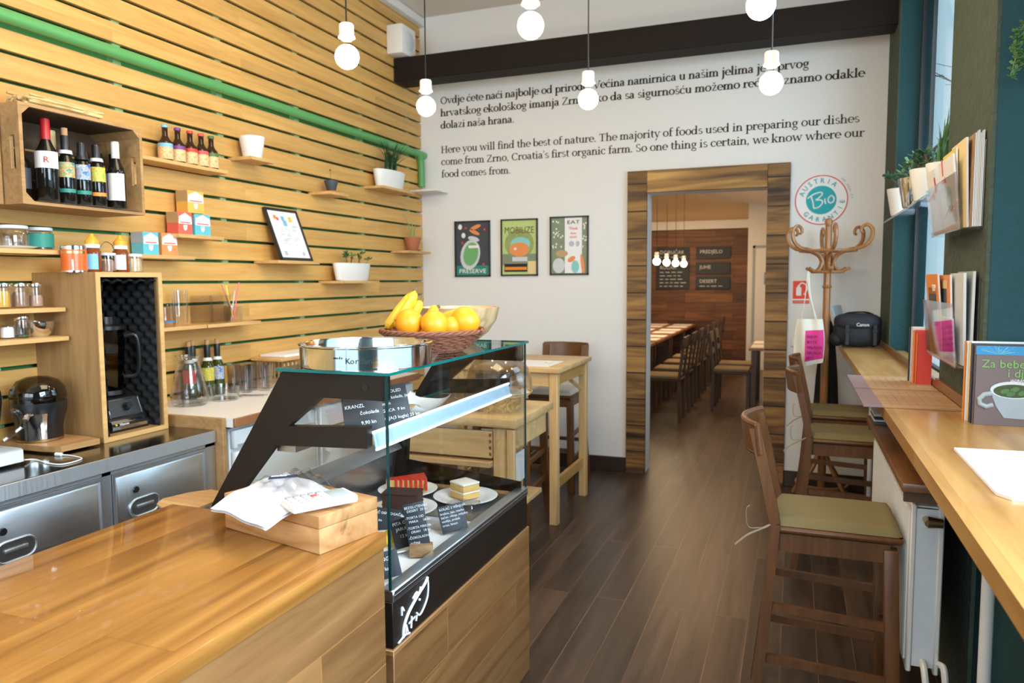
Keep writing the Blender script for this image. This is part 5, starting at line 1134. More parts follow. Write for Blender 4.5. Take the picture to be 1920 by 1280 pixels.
def fruit(name, label, c, r, mat, sc=(1, 1, 1), fn=None, rot=0, stem=None, group='fruit in the wicker basket'):
    t = thing(name, label, 'fruit', c, group); b = MB().ball((0, 0, 0), r*sc[0], r*sc[1], r*sc[2], 28, 18, fn)
    b.xform(Matrix.Translation(c) @ Matrix.Rotation(rot, 4, 'Z')); b.build('flesh', mat, t)
    if stem: MB().cyl(Vector(c)+Vector(stem)*.97, Vector(c)+Vector(stem)*1.06, r*.10, r*.07, 8).build('stem_scar', 'stem_brown', t)
    return t
fruit('orange', 'large round orange with a dark stem scar, at the front left of the basket', (-1.122, 2.035, ZG+.096), .0435, 'orange_peel', stem=(-.034, -.025, .008))
fruit('mango', 'smooth oval yellow-orange fruit, middle front of the basket', (-1.040, 2.045, ZG+.092), .043, 'mango_peel', (1.0, .95, .98), lambda d: 1+.10*d.x*max(0, -d.z))
fruit('mango', 'small oval orange fruit tucked between the two big front fruits on the right', (-1.002, 2.083, ZG+.084), .031, 'orange_peel', (1, 1, 1))
fruit('pear_shaped_fruit', 'largest pear shaped orange fruit, right end of the basket', (-.966, 2.118, ZG+.098), .046, 'mango_peel', (1.0, .95, 1.0), lambda d: 1+.12*max(0, d.z)*-d.x)
fruit('mango', 'yellow fruit at the bottom of the basket behind the orange', (-1.12, 2.13, ZG+.055), .040, 'mango_peel', (1, 1, .95))
def banana(label, ctrl, r=.0165):
    t = thing('banana', label, 'fruit', ctrl[0], 'bananas in the wicker basket'); pts = smooth_pts(ctrl, 6); n = len(pts)
    MB().tube(pts, [r*min(1, .35+2.6*min(i/(n-1), 1-i/(n-1)))*(.55 if i > n*.86 else 1) for i in range(n)], 7).build('peel', 'banana_peel', t, 50)
    MB().tube([pts[-2], pts[-1], pts[-1]+(pts[-1]-pts[-3])*.8], r*.38, 6).build('stem', 'stem_brown', t)
    MB().ball(pts[0], r*.42, seg=8, rings=6).build('tip', 'black_matt', t)
banana('leftmost banana of the bunch curving over the basket rim', [(-1.238, 2.10, ZG+.075), (-1.222, 2.085, ZG+.085), (-1.195, 2.095, ZG+.125), (-1.168, 2.12, ZG+.168), (-1.155, 2.13, ZG+.190)])
banana('upper banana of the bunch with its stem standing highest', [(-1.215, 2.10, ZG+.078), (-1.190, 2.085, ZG+.098), (-1.170, 2.10, ZG+.135), (-1.155, 2.12, ZG+.172), (-1.150, 2.13, ZG+.198)], .0175)
banana('shorter banana behind the round orange', [(-1.17, 2.12, ZG+.075), (-1.155, 2.115, ZG+.105), (-1.140, 2.125, ZG+.140), (-1.130, 2.135, ZG+.165)])
banana('banana end poking up between the orange and the oval fruit', [(-1.10, 2.14, ZG+.072), (-1.100, 2.13, ZG+.100), (-1.085, 2.135, ZG+.130), (-1.072, 2.14, ZG+.142)])
banana('banana lying to the left of the largest fruit', [(-1.09, 2.155, ZG+.085), (-1.05, 2.15, ZG+.108), (-1.01, 2.155, ZG+.116), (-.985, 2.17, ZG+.105)])
tag(MB().lathe([(0, 0), (.048, 0), (.062, .006), (.108, .040), (.138, .085), (.150, .130), (.146, .131), (.132, .085), (.100, .044), (.055, .014), (0, .012)], (-1.135, 2.425, ZG), 48).build('wooden_bowl', 'bowl_wood'), 'big smooth wooden bowl on the glass top behind the fruit basket', 'bowl')

# wooden box with bag and calculator on the bar
ZBR = .8903
def rotbox(b, c, L, W, z0, z1, a, bev=.002): return obx(b, c[0], c[1], z0, z1, L, W, a, bev)
wa = math.radians(-13); wc = (-1.128, 1.478)
gb = thing('wooden_box', 'plain wooden box with lid at the corner of the bar', 'box', (wc[0], wc[1], ZBR))
rotbox(MB(), wc, .345, .185, ZBR, ZBR+.058, wa).build('body', 'gift_box_wood', gb); rotbox(MB(), wc, .345, .185, ZBR+.0588, ZBR+.088, wa).build('lid', 'gift_box_wood', gb)
cb = thing('calculator', 'white calculator with grey keys and red key lying on the wooden box', 'calculator', (-1.00, 1.405, ZBR+.0885))
ca = math.radians(58); C0 = Vector((-1.012, 1.398, ZBR+.1085)); Rc = Vector((math.cos(ca), math.sin(ca), 0)); Uc = Vector((-math.sin(ca), math.cos(ca), 0))
MB().obox(C0, Rc, Uc, (0, 0, 1), .078, .040, .0092, .005).build('body', 'white_paint', cb)
MB().obox(C0+Rc*.045+Vector((0, 0, .0095)), Rc, Uc, (0, 0, 1), .022, .030, .001, .0005).build('screen', 'tea_grey', cb)
kb = MB().m('light_grey')
for i in range(5):
    for j in range(4):
        kb.m('ring_red' if (i, j) == (1, 2) else ('grey_plastic' if j == 3 else 'light_grey')).obox(C0+Rc*(.008-.018*i)+Uc*(-.026+.0175*j)+Vector((0, 0, .0105)), Rc, Uc, (0, 0, 1), .0066, .0068, .0016, .0008)
kb.build('key', None, cb)
bg_ = thing('folded_cloth', 'white folded cloth spread over the wooden box', 'cloth', (-1.15, 1.42, ZBR+.089))
def clothfn(u, v):
    # u along the length towards the right, v from front to back
    p00, p10, p01, p11 = Vector((-1.275, 1.335)), Vector((-1.055, 1.262)), Vector((-1.265, 1.60)), Vector((-1.03, 1.50))
    p = (p00*(1-u)+p10*u)*(1-v)+(p01*(1-u)+p11*u)*v
    c, s = math.cos(-wa), math.sin(-wa); d = p-Vector(wc); lx, ly = d.x*c-d.y*s, d.x*s+d.y*c
    over = max(0, -ly-.094)+max(0, abs(lx)-.174)
    z = ZBR+.0898+.006*math.sin(u*5+v*2)**2+.004*math.sin(v*7+u*3)**2-max(0, over)*.20
    return Vector((p.x, p.y, max(z, ZBR+.004)))
b = MB().grid(clothfn, 40, 40); b.grid(lambda u, v: clothfn(u, v)+Vector((0, 0, .006)), 40, 40)
b.build('cloth', 'cloth_white', bg_, fix=False)
def pk(u, v):
    p = clothfn(.10+.80*u, .42+.75*v) if v < .77 else clothfn(.10+.80*u, 1)+Vector((.01, .02, 0))*(v-.77)*3
    return p+Vector((0, 0, .014+.024*math.sin(PI*u)**.6*math.sin(PI*min(1, v+.05))**.6+.004*math.sin(u*19+v*7)+.003*math.sin(v*27)))
pk_ = thing('plastic_package', 'crinkled clear plastic package with a small blue label on the folded cloth', 'package', (-1.14, 1.5, ZBR+.11))
MB().grid(pk, 40, 34).build('film', 'clear_film', pk_, fix=False)
q0 = pk(.42, .30)+Vector((0, 0, .004)); MB().obox(q0, (.86, .42, .05), (-.42, .86, .12), (0, -.1, 1), .034, .0075, .0008).build('label', 'navy', pk_)
mb = MB().m('paper'); text_on(mb, 'Amadeus', q0+Vector((-.022, -.016, .0018)), (.86, .42, .05), (-.42, .86, .12), .010); mb.build('label_lettering', None, pk_, fix=False)
# rounded board end behind the case
tag(MB().prism([(-1.56, 1.545), (-1.56, 1.73), (-1.66, 1.745), (-1.70, 1.70), (-1.725, 1.62), (-1.70, 1.575), (-1.64, 1.545)], 'Z', .862, .868).box(-1.60, -1.57, 1.56, 1.60, .80, .862).build('rounded_tray', 'menu_wood', fix=True), 'rounded brown tray end sticking out behind the slanted case frame', 'tray')

# ------------------------------------------------------------------ window counter
wc_ = thing('window_counter', 'long pale wooden counter along the teal window wall', 'counter', (.43, 3, 0))
MB().prism([(.296, .15), (.296, 5.62), (.548, 5.62), (.548, 5.08), (.64, 5.08), (.64, 3.37), (.548, 3.37), (.548, 2.63), (.82, 2.63), (.82, .15)], 'Z', 1.020, 1.060).build('worktop', 'counter_wood', wc_)
MB().box(.534, .546, 2.66, 3.34, 1.0605, 1.105).box(.534, .546, 3.34, 5.60, 1.0605, 1.095).build('back_strip', 'brown_shelf', wc_)
for y in (1.895, 4.6): 
    MB().cyl((.425, y, 0), (.425, y, 1.02), .014, seg=14).build('leg', 'radiator_white', wc_)
    MB().lathe([(0, 0), (.03, 0), (.03, .006), (.014, .008)], (.425, y, 0), 16).build('foot', 'radiator_white', wc_)
lb = thing('under_shelf', 'brown wooden board above the radiator, under the window counter', 'shelf', (.42, 2.9, .87))
MB().box(.312, .545, 2.42, 3.60, .868, .896, .004, 2).build('board', 'brown_shelf', lb)
MB().box(.318, .545, 2.422, 2.440, .84, .868).box(.318, .545, 3.55, 3.57, .84, .868).build('bracket', 'dark_wood', lb)
rd = thing('radiator', 'white panel radiator under the window counter', 'radiator', (.40, 3.0, .3))
b = MB().box(.350, .366, 2.50, 3.62, .28, .812, .004)
for k in range(34): b.cyl((.350, 2.53+.032*k, .31), (.350, 2.53+.032*k, .785), .0062, seg=8)
b.build('front_panel', 'radiator_white', rd)
MB().box(.425, .441, 2.50, 3.62, .28, .812, .004).build('rear_panel', 'radiator_white', rd)
MB().box(.366, .425, 2.505, 2.511, .30, .80).build('side_panel', 'light_grey', rd); MB().box(.366, .425, 3.608, 3.614, .30, .80).build('side_panel', 'light_grey', rd)
b = MB()
for k in range(24): b.box(.366, .425, 2.52+.045*k, 2.552+.045*k, .800, .805)
b.build('top_grille', 'light_grey', rd)
MB().cyl((.39, 2.50, .77), (.39, 2.455, .77), .010, seg=12).cyl((.39, 2.47, .77), (.43, 2.47, .77), .018, .014, 14).build('valve', 'brass', rd)
MB().tube(smooth_pts([(.395, 2.50, .32), (.395, 2.46, .315), (.40, 2.44, .26), (.41, 2.43, .15), (.41, 2.43, 0)], 6), .010, 8).tube(smooth_pts([(.44, 2.50, .32), (.45, 2.47, .315), (.455, 2.45, .2), (.455, 2.45, 0)], 6), .010, 8).build('pipe', 'radiator_white', rd)
for k, (y, lab_) in enumerate(((3.46, 'dusk'), (3.47, 'light_grey'), (3.45, 'black_matt'), (3.465, 'tea_grey'))):
    MB_ = MB().box(.322, .50, y-.09, y+.09, .8965+.011*k, .906+.011*k, .001)
    tag(MB_.build('magazine', lab_), ('dark magazine at the bottom of the stack under the counter', 'grey magazine second from the bottom of the stack under the counter', 'black magazine third from the bottom of the stack under the counter', 'grey-green magazine topmost of the stack under the counter')[k], 'magazine', 'magazines stacked under the counter')

# menus on the counter
def menu(label, y0, y1):
    t = thing('menu_board', label, 'menu', (.38, (y0+y1)/2, 1.0605), 'wooden menus lying on the window counter')
    MB().box(.232, .532, y0, y1, 1.0605, 1.0665, .001).build('board', 'menu_wood', t); MB().box(.2315, .292, y0-.0005, y1+.0005, 1.0604, 1.0672, .001).build('cover_strip', 'mauve_card', t)
    mb = MB().m('walnut_block'); rg = random.Random(int(y0*100))
    for k in range(7):
        x = .322+.028*k; a = y0+.03; 
        while a < y1-.05:
            w = rg.uniform(.012, .035); mb.box(x, x+.003, a, a+w, 1.0666, 1.0669); a += w+.008
    mb.build('print', None, t)
menu('wooden menu on the window counter, the farther of two', 3.235, 3.66); menu('wooden menu on the window counter, the nearer of two', 2.79, 3.205)
pd = thing('paper_pad', 'white sheets of paper stacked near the front of the window counter', 'paper', (.46, 1.93, 1.0605))
MB().prism([(.392, 1.722), (.412, 1.690), (.62, 1.700), (.625, 2.165), (.392, 2.150)], 'Z', 1.0605, 1.0675).build('sheets', 'paper', pd)

# books
def book(label, x0, x1, y0, y1, z0, h, cover, spine=None, group=None, pages='paper', name='book', face='-Y'):
    """standing book; spine on the -X side"""
    t = thing(name, label, 'book', ((x0+x1)/2, (y0+y1)/2, z0), group)
    MB().box(x0, x1, y0, y0+.002, z0, z0+h).box(x0, x1, y1-.002, y1, z0, z0+h).build('cover', cover, t)
    MB().box(x0-.001, x0+.002, y0, y1, z0, z0+h, .0006).build('spine', spine or cover, t)
    MB().box(x0+.002, x1-.003, y0+.002, y1-.002, z0+.003, z0+h-.003).build('pages', pages, t)
    return t
zc = 1.0604
GB = 'books standing at the near niche of the window counter'
t = book('front cookery book with a grey tea bowl on its cover', 0.514, .72, 2.5600, 2.5750, zc, .238, 'mauve', 'mauve', GB)
b = MB(); b.m('book_blue').box(0.514, .72, 2.5588, 2.5596, zc+.212, zc+.238).m('cyan_soft')
rg = random.Random(4)
for k in range(26):
    a = rg.uniform(.1, 3.0); r = rg.uniform(.012, .04); y_ = 2.5582; b.poly([(.572, y_, zc+.2135), (.572+r*math.cos(a)*1.4+.001, y_, min(zc+.2375, zc+.2135+r*math.sin(a))), (.572+r*math.cos(a)*1.4, y_, min(zc+.2375, zc+.2145+r*math.sin(a)))])
b.build('cover_band', None, t)
mb = MB().m('title_green'); text_on(mb, 'Za bebe', (0.529, 2.5592, zc+.174), (1, 0, 0), (0, 0, 1), .034); text_on(mb, 'i djecu', (.596, 2.5592, zc+.147), (1, 0, 0), (0, 0, 1), .034); mb.m('paper'); text_on(mb, 'JADRANKA BOBAN', (.605, 2.5592, zc+.133), (1, 0, 0), (0, 0, 1), .0105); mb.build('title', None, t, fix=False)
b = MB().m('grey_plastic'); cx_, cz_ = .612, zc+.078
b.poly([(cx_+p*.001, 2.5586, cz_+q*.001) for p, q in ((-58, 28), (-50, 4), (-40, -22), (-26, -44), (-20, -54), (30, -56), (48, -40), (60, -10), (64, 28))])
blob(b, 'light_grey', (cx_+.003, 2.5583, cz_+.030), .061, .026); blob(b, 'tea_liquid', (cx_+.003, 2.5579, cz_+.027), .053, .020)
for p in ((-.02, .026), (.005, .032), (.025, .022), (-.005, .018)): blob(b, 'leaf_mid', (cx_+p[0], 2.5575, cz_+p[1]), .012, .007, 20)
b.m('grey_plastic').tube([(cx_-.055+p*.001, 2.5580, cz_+q*.001) for p, q in ((2, 18), (-18, 14), (-30, 0), (-28, -14), (-12, -22), (6, -16))], .0075, 8)
b.build('cover_picture', None, t, fix=False)
t = book('dark book with a pale green spine foot behind the front book', 0.510, .72, 2.5780, 2.5960, zc, .243, 'dusk', 'navy', GB); MB().box(.5195, .5205, 2.5790, 2.5950, zc+.004, zc+.06).build('spine_label', 'leaf_mid', t)
t = book('cream book with a black lettered spine, third from the front', 0.508, .70, 2.5990, 2.6180, zc, .246, 'lab_white', 'lab_cream', GB); MB().box(.5175, .5188, 2.6010, 2.6160, zc+.05, zc+.16).build('spine_label', 'dusk', t)
t = book('white book with a bold orange spine, last of the near row', 0.500, .70, 2.6220, 2.6440, zc, .246, 'lab_white', 'lab_orange', GB); MB().box(.5095, .5108, 2.6230, 2.6430, zc+.19, zc+.243).build('spine_label', 'paper', t)
GB2 = 'books standing against the pier on the window counter'
book('tall dark blue book against the pier, nearest the window', .462, .530, 3.52, 3.545, zc, .235, 'navy', 'navy', GB2)
book('white book beside the dark blue one against the pier', .466, .530, 3.495, 3.515, zc, .238, 'lab_white', 'lab_white', GB2)
book('red-orange book against the pier, nearer than the white one', .470, .530, 3.44, 3.488, zc, .226, 'lab_red', 'lab_orange', GB2)
book('thin red book nearest the camera in the row against the pier', .476, .531, 3.415, 3.436, zc, .215, 'lab_red', 'lab_orange', GB2)

# wall racks of clear plastic with magazines
def rack(label, y0, y1, z0, zf, zb_, xw, xd):
    t = thing('magazine_rack', label, 'rack', (xw, (y0+y1)/2, z0), 'clear magazine racks on the plaster pier')
    MB().box(xw-.004, xw-.0005, y0, y1, z0, zb_).build('back_plate', 'acrylic', t)
    f = MB().prism([(xw-.06, z0), (xw-.056, z0), (xw-xd+.004, zf), (xw-xd, zf)], 'Y', y0, y1); f.box(xw-.06, xw-.004, y0, y1, z0-.004, z0)
    f.build('front_plate', 'acrylic', t)
    MB().prism([(xw-.06, z0), (xw-.004, z0), (xw-.004, zf), (xw-xd, zf)], 'Y', y1-.004, y1).build('side_plate', 'acrylic', t)
    return t
XP = XR-.0125
rack('upper clear rack of magazines on the plaster pier', 2.70, 3.26, 1.660, 1.835, 1.93, XP, .085)
rack('lower clear rack of magazines on the plaster pier', 2.70, 3.26, 1.215, 1.420, 1.50, XP, .080)
def mag(label, y0, y1, z0, h, x, lean_, cov, group, th=.006, extra=None):
    t = thing('magazine', label, 'magazine', (x, (y0+y1)/2, z0), group); L = Vector((-lean_, 0, 1)).normalized(); N_ = Vector((-1, 0, -lean_)).normalized(); R_ = Vector((0, -1, 0))
    c = Vector((x, (y0+y1)/2, z0))+L*h/2
    MB().obox(c, R_, L, N_, (y1-y0)/2, h/2, th/2).build('pages', 'paper', t)
    MB().obox(c+N_*(th/2+.0006), R_, L, N_, (y1-y0)/2, h/2, .0005).build('cover', cov, t)
    if extra:
        mb = MB(); extra(mb, c+N_*(th/2+.0014), R_, L); mb.build('cover_print', None, t, fix=False)
    return t
def disc(mb, mat, c, R_, U_, r, n=20): mb.m(mat).poly([c+R_*r*math.cos(2*PI*k/n)+U_*r*math.sin(2*PI*k/n) for k in range(n)])
def quad(mb, mat, c, R_, U_, a, b_): mb.m(mat).poly([c-R_*a-U_*b_, c+R_*a-U_*b_, c+R_*a+U_*b_, c-R_*a+U_*b_])
GM = 'magazines in the upper wall rack'
def ex1(mb, c, R_, U_):  # disc and red line paint the round sign's reflection in the acrylic
    disc(mb, 'cyan_soft', c+U_*-.02+R_*.03, R_, U_, .045); disc(mb, 'paper', c+U_*-.02+R_*.03-Vector((.0005, 0, 0)), R_, U_, .02)
    mb.m('ring_red').tube([c+R_*a+U_*b_ for a, b_ in ((-.09, -.075), (-.05, -.07), (-.01, -.055), (.03, -.04), (.05, -.06), (.08, -.045))], .002, 5); quad(mb, 'ring_red', c+R_*-.06+U_*.10, R_, U_, .012, .028)
    mb.m('ring_red'); text_on(mb, 'POVRĆE', c+R_*-.09+U_*.045, R_, U_, .022)
mag('white leaflet with teal disc and red line, a painted sign reflection, in the upper rack', 2.80, 3.05, 1.663, .245, XP-.0495, .10, 'lab_white', GM, extra=ex1)
def ex2(mb, c, R_, U_): quad(mb, 'lab_red', c+R_*.07+U_*.06, R_, U_, .014, .028); mb.m('ring_red'); text_on(mb, 'Vrt', c+R_*.0+U_*.01, R_, U_, .03)
mag('cream magazine with a red block, farthest in the upper rack', 3.085, 3.25, 1.664, .235, XP-.046, .16, 'lab_white', GM, extra=ex2)
mag('yellow edged dark magazine in the upper rack', 2.86, 3.08, 1.664, .270, XP-.042, .05, 'tea_grey', GM, extra=lambda mb, c, R_, U_: quad(mb, 'lab_yellow', c+U_*.128, R_, U_, .108, .006))
mag('beige magazine in the upper rack behind the leaflet', 2.755, 2.98, 1.664, .285, XP-.034, .04, 'lab_cream', GM)
for k in range(6):
    mag(('thick brown magazine at the near end of the upper rack, frontmost', 'second brown magazine at the near end of the upper rack', 'third brown magazine at the near end of the upper rack', 'fourth brown magazine at the near end of the upper rack', 'fifth brown magazine at the near end of the upper rack', 'rearmost brown magazine at the near end of the upper rack')[k], 2.715, 2.93, 1.664, .290+.004*(k % 3), XP-.0285+.0044*k, .0, ('walnut_block', 'stem_brown', 'tea_grey')[k % 3], GM, .0035)
GM2 = 'magazines in the lower wall rack'
def ex3(mb, c, R_, U_):
    quad(mb, 'dusk', c+U_*.03+R_*.0, R_, U_, .08, .07); quad(mb, 'lab_orange', c+U_*.10, R_, U_, .10, .022); mb.m('paper'); text_on(mb, 'TOP', c+U_*.088+R_*.01, R_, U_, .035)
mag('orange topped magazine with dark picture in the lower rack', 2.98, 3.22, 1.218, .300, XP-.0485, .09, 'lab_orange', GM2, extra=ex3)
mag('magenta leaflet standing behind the lower clear plate', 2.78, 2.96, 1.218, .150, XP-.0495, .07, 'magenta', GM2, extra=lambda mb, c, R_, U_: quad(mb, 'straw_pink', c+U_*.02, R_, U_, .03, .025))
mag('orange red magazine with figures in the lower rack', 2.87, 3.08, 1.218, .295, XP-.0405, .05, 'tea_orange', GM2, extra=lambda mb, c, R_, U_: (quad(mb, 'dusk', c+U_*.02, R_, U_, .05, .08), quad(mb, 'lab_cream', c+U_*.115+R_*.02, R_, U_, .04, .014)))
mag('pale magazine at the near end of the lower rack', 2.74, 2.95, 1.218, .300, XP-.029, .03, 'light_grey', GM2, .008)
mag('dark grey magazine rearmost in the lower rack', 2.73, 2.96, 1.218, .305, XP-.0135, .0, 'tea_grey', GM2, .008)

# plants on the far window ledge
lg = tag(MB().box(.50, .66, 3.37, 5.08, 1.838, 1.850, .002).build('window_ledge', 'acrylic'), 'clear narrow ledge across the far window carrying pots', 'ledge')
def winpot(label, x, y, r, h, mat, fol, seed, size=.024, n=16):
    t = pot(label, x, y, 1.8503, h, r*.72, r, mat, name='potted_plant', cat='plant', group='potted plants on the window ledge'); soil(t, x, y, 1.8503+h-.01, r*.9)
    rg = random.Random(seed); b = MB(); tips = []
    for k in range(n):
        a = rg.uniform(0, 2*PI); p1 = Vector((x+rg.uniform(.2, 1.2)*r*math.cos(a), y+rg.uniform(.2, 1.4)*r*math.sin(a), 1.8503+h+rg.uniform(.01, .07))); b.tube([(x, y, 1.85+h-.008), p1], .0022, 4); tips.append(p1)
    b.build('stem', 'stem_brown', t); leaves(t, tips, size, fol, seed, 5); return t
winpot('white pot with small leafy plant on the window ledge, farthest', .548, 4.64, .082, .145, 'pot_white', 'leaf_dark', 3)
winpot('shiny silver pot with leafy plant on the window ledge', .55, 4.18, .082, .145, 'steel_polished', 'leaf_mid', 6)
winpot('cream pot with leafy plant on the window ledge, next to the rack', .55, 3.82, .078, .14, 'porcelain', 'leaf_dark', 9)
t = pot('grassy green plant in a white pot above the clear racks', .56, 3.50, 1.8503, .12, .05, .068, 'pot_white', name='grass_planter', cat='plant'); blades(t, .56, 3.50, 1.96, 70, .24, .20, 1.1, 'leaf_mid', .006, .9, 12)
hp = thing('trailing_plant', 'green trailing plant hanging at the right edge of the near niche', 'plant', (.64, 2.52, 2.05))
b = MB(); tips = []; rg = random.Random(21)
for k in range(7):
    p = smooth_pts([(.66, 2.52, 2.36), (.64+rg.uniform(-.04, .03), 2.53, 2.26), (.60+rg.uniform(-.035, .05), 2.54, 2.16), (.585+rg.uniform(-.02, .05), 2.545, 2.08+rg.uniform(-.03, .05))], 5); b.tube(p, .0018, 4); tips += p[5:]
b.build('stem', 'leaf_mid', hp); leaves(hp, tips, .013, 'leaf_mid', 22, 4)
MB().lathe([(0, 0), (.06, 0), (.085, .10), (.080, .10), (.055, .01), (0, .01)], (.70, 2.50, 2.30), 22).build('pot', 'pot_white', hp)
MB().tube([(.70, 2.50, 2.40), (.70, 2.50, 3.245)], .002, 5).build('hanging_wire', 'black_plastic', hp)
# bare tree outside the far window
tr = thing('bare_tree', 'thin bare branches of a tree outside the far window', 'tree', (1.9, 5.2, 0)); b = MB(); rg = random.Random(3)
def branch(p, d, L, r, dep):
    q = p+d*L; b.tube([p, p+d*L*.5+Vector((rg.uniform(-.05, .05),)*3), q], [r, r*.8, r*.6], 5)
    if dep:
        for k in range(3): branch(p+d*L*rg.uniform(.5, 1), (d+Vector((rg.uniform(-.6, .6), rg.uniform(-.6, .6), rg.uniform(-.3, .5)))).normalized(), L*.62, r*.55, dep-1)
for k in range(5): branch(Vector((2.0+.2*k, 4.8+1.1*k, 0)), Vector((-.05, .05*k, 1)).normalized(), 2.2, .035, 4)
b.build('branch', 'stem_brown', tr)

# camera bag on the far end of the counter
CX = .40
cbag = thing('camera_bag', 'black padded shoulder bag at the far end of the window counter', 'bag', (.42, 5.25, zc))
def bagf(d): return 1
b = MB().ball((.385, 5.27, zc+.105), .150, .11, .108, 28, 16, lambda d: 1/max(abs(d.x)**3+abs(d.y)**3+abs(d.z)**3, .2)**(1/3)*.95)
b.build('body', 'bag_black', cbag)
MB().ball((.385, 5.26, zc+.163), .148, .115, .060, 24, 12, lambda d: 1/max(abs(d.x)**3+abs(d.y)**3+abs(d.z)**3, .2)**(1/3)*.95).build('flap', 'bag_black', cbag)
for x in (.32, .48): MB().box(x-.012, x+.012, 5.150, 5.160, zc+.02, zc+.15, .002).box(x-.016, x+.016, 5.144, 5.152, zc+.10, zc+.125, .003).build('strap_buckle', 'black_plastic', cbag)
for x in (.265, .480): MB().ball((x, 5.26, zc+.052), .045, .07, .05, 14, 10).build('side_pocket', 'bag_black', cbag)
MB().tube(smooth_pts([(.28, 5.28, zc+.17), (.31, 5.25, zc+.215), (.38, 5.23, zc+.228), (.45, 5.25, zc+.222), (.52, 5.28, zc+.18)], 6), .011, 6, flat=.4).build('carry_strap', 'black_matt', cbag)
mb = MB().m('paper'); text_on(mb, 'Canon', (.37, 5.140, zc+.142), (1, 0, 0), (0, 0, 1), .030, width=.072); mb.build('lettering', None, cbag, fix=False)
tag(MB().obox((.300, 5.52, zc+.135), (.3, 1, 0), (-.28, 0, 1), (1, 0, .28), .11, .13, .006).build('pale_folder', 'pastel'), 'pale blue-green folder leaning on the wall behind the black bag', 'folder')

# bar stools
def stool_geo(t, seat_z=.70, cushion='cushion_olive', ties=True, backh=.315):
    """local frame: seat centre at the origin, sitter faces +X"""
    hx, hy = .185, .16
    for sy in (-1, 1):
        MB().bar((hx-.02, sy*(hy-.005), seat_z-.045), (hx+.005, sy*(hy+.012), 0), .045, .042, (1, 0, 0), .003).build('front_leg', 'stool_wood', t)
        p = [(-hx-.055, sy*(hy+.012), 0), (-hx-.018, sy*(hy-.004), .35), (-hx+.008, sy*(hy-.008), seat_z), (-hx-.028, sy*(hy-.008), seat_z+backh*.55), (-hx-.062, sy*(hy-.008), seat_z+backh)]
        b = MB()
        for q, r in list(zip(p, p[1:]))[:4 if backh else 2]: b.bar(q, r, .045, .034, (1, 0, 0))
        b.build('rear_leg', 'stool_wood', t)
        b = MB()
        for z, w in ((.22, .028), (.40, .026)): b.bar((-hx-.03, sy*hy, z+.02), (hx-.005, sy*hy, z), w, .018, (0, 1, 0))
        b.build('side_stretcher', 'stool_wood', t)
        MB().bar((-hx+.01, sy*(hy-.012), seat_z-.062), (hx-.02, sy*(hy-.012), seat_z-.062), .06, .02, (0, 1, 0)).build('apron', 'stool_wood', t)
    for x, z in ((hx-.005, .30), (-hx-.02, .30)): MB().bar((x, -hy, z), (x, hy, z), .026, .018, (1, 0, 0)).build('cross_stretcher', 'stool_wood', t)
    MB().bar((hx-.02, -hy+.02, seat_z-.062), (hx-.02, hy-.02, seat_z-.062), .06, .02, (1, 0, 0)).bar((-hx+.01, -hy+.02, seat_z-.062), (-hx+.01, hy-.02, seat_z-.062), .06, .02, (1, 0, 0)).build('cross_apron', 'stool_wood', t)
    MB().box(-hx-.008, hx+.016, -hy-.010, hy+.010, seat_z-.030, seat_z-.006, .011, 3).build('seat', 'stool_wood', t)
    def cush(u, v, top):
        e = min(u, 1-u, v, 1-v); k = min(1, e/.06)**.5
        return Vector((-hx+.002+(2*hx+.012)*u, (-hy-.004)+(2*hy+.008)*v, seat_z-.005+(.026*k+.004*math.sin(PI*u)*math.sin(PI*v) if top else 0)))
    b = MB().grid(lambda u, v: cush(u, v, True), 24, 24).grid(lambda u, v: cush(u, v, False), 6, 6); cu = b.build('cushion', cushion, t)
    if ties:
        for sy in (-1,):
            MB().tube(smooth_pts([(-hx+.01, sy*(hy-.01), seat_z+.006), (-hx-.02, sy*(hy+.020), seat_z-.008), (-hx-.075, sy*(hy+.028), seat_z-.038), (-hx-.115, sy*(hy+.03), seat_z-.075)], 6), .0055, 6, flat=.35).build('tie_ribbon', 'ribbon', cu)
            MB().tube(smooth_pts([(-hx-.035, sy*(hy+.020), seat_z-.013), (-hx-.075, sy*(hy+.022), seat_z-.012), (-hx-.082, sy*(hy+.024), seat_z+.045), (-hx-.072, sy*(hy+.024), seat_z+.060)], 6), .004, 6, flat=.35).build('tie_ribbon', 'ribbon', cu)
    if not backh: return
    z1 = seat_z+backh
    def railf(u, v): 
        y = (u-.5)*2*(hy+.012); c = 1-(u-.5)**2*4
        return Vector((-hx-.052-.052*c-.012*v, y, z1-.085+.095*v))
    b = MB().grid(railf, 20, 4).grid(lambda u, v: railf(u, v)+Vector((.020, 0, 0)), 20, 4)
    for v in (0, 1): b.tube([railf(u/20, v)+Vector((.010, 0, 0)) for u in range(21)], .0105, 8)
    for u in (0, 1): b.tube([railf(u, v/4)+Vector((.010, 0, 0)) for v in range(5)], .0105, 8)
    b.build('back_rail', 'stool_wood', t, fix=False)
GS = 'wooden bar stools with cushions'
s1 = thing('bar_stool', 'wooden bar stool with olive cushion nearest the camera at the window counter', 'stool', (0, 0, 0), GS); stool_geo(s1); s1.location = (.135, 2.685, 0)
for (x, y, rz, lb) in ((.265, 4.16, 0, 'second bar stool from the front, tucked under the far part of the window counter'), (.275, 4.86, 0, 'farthest bar stool at the window counter, beside the coat stand')):
    c = copy_tree(s1); c.location = (x, y, 0); c.rotation_euler.z = rz; c['label'] = lb
s4 = thing('bar_stool', 'dark bar stool with pale cushion behind the high pine table', 'stool', (0, 0, 0), GS); stool_geo(s4, .70, 'cushion_light', False); s4.location = (-1.62, 5.135, 0); s4.rotation_euler.z = -PI/2
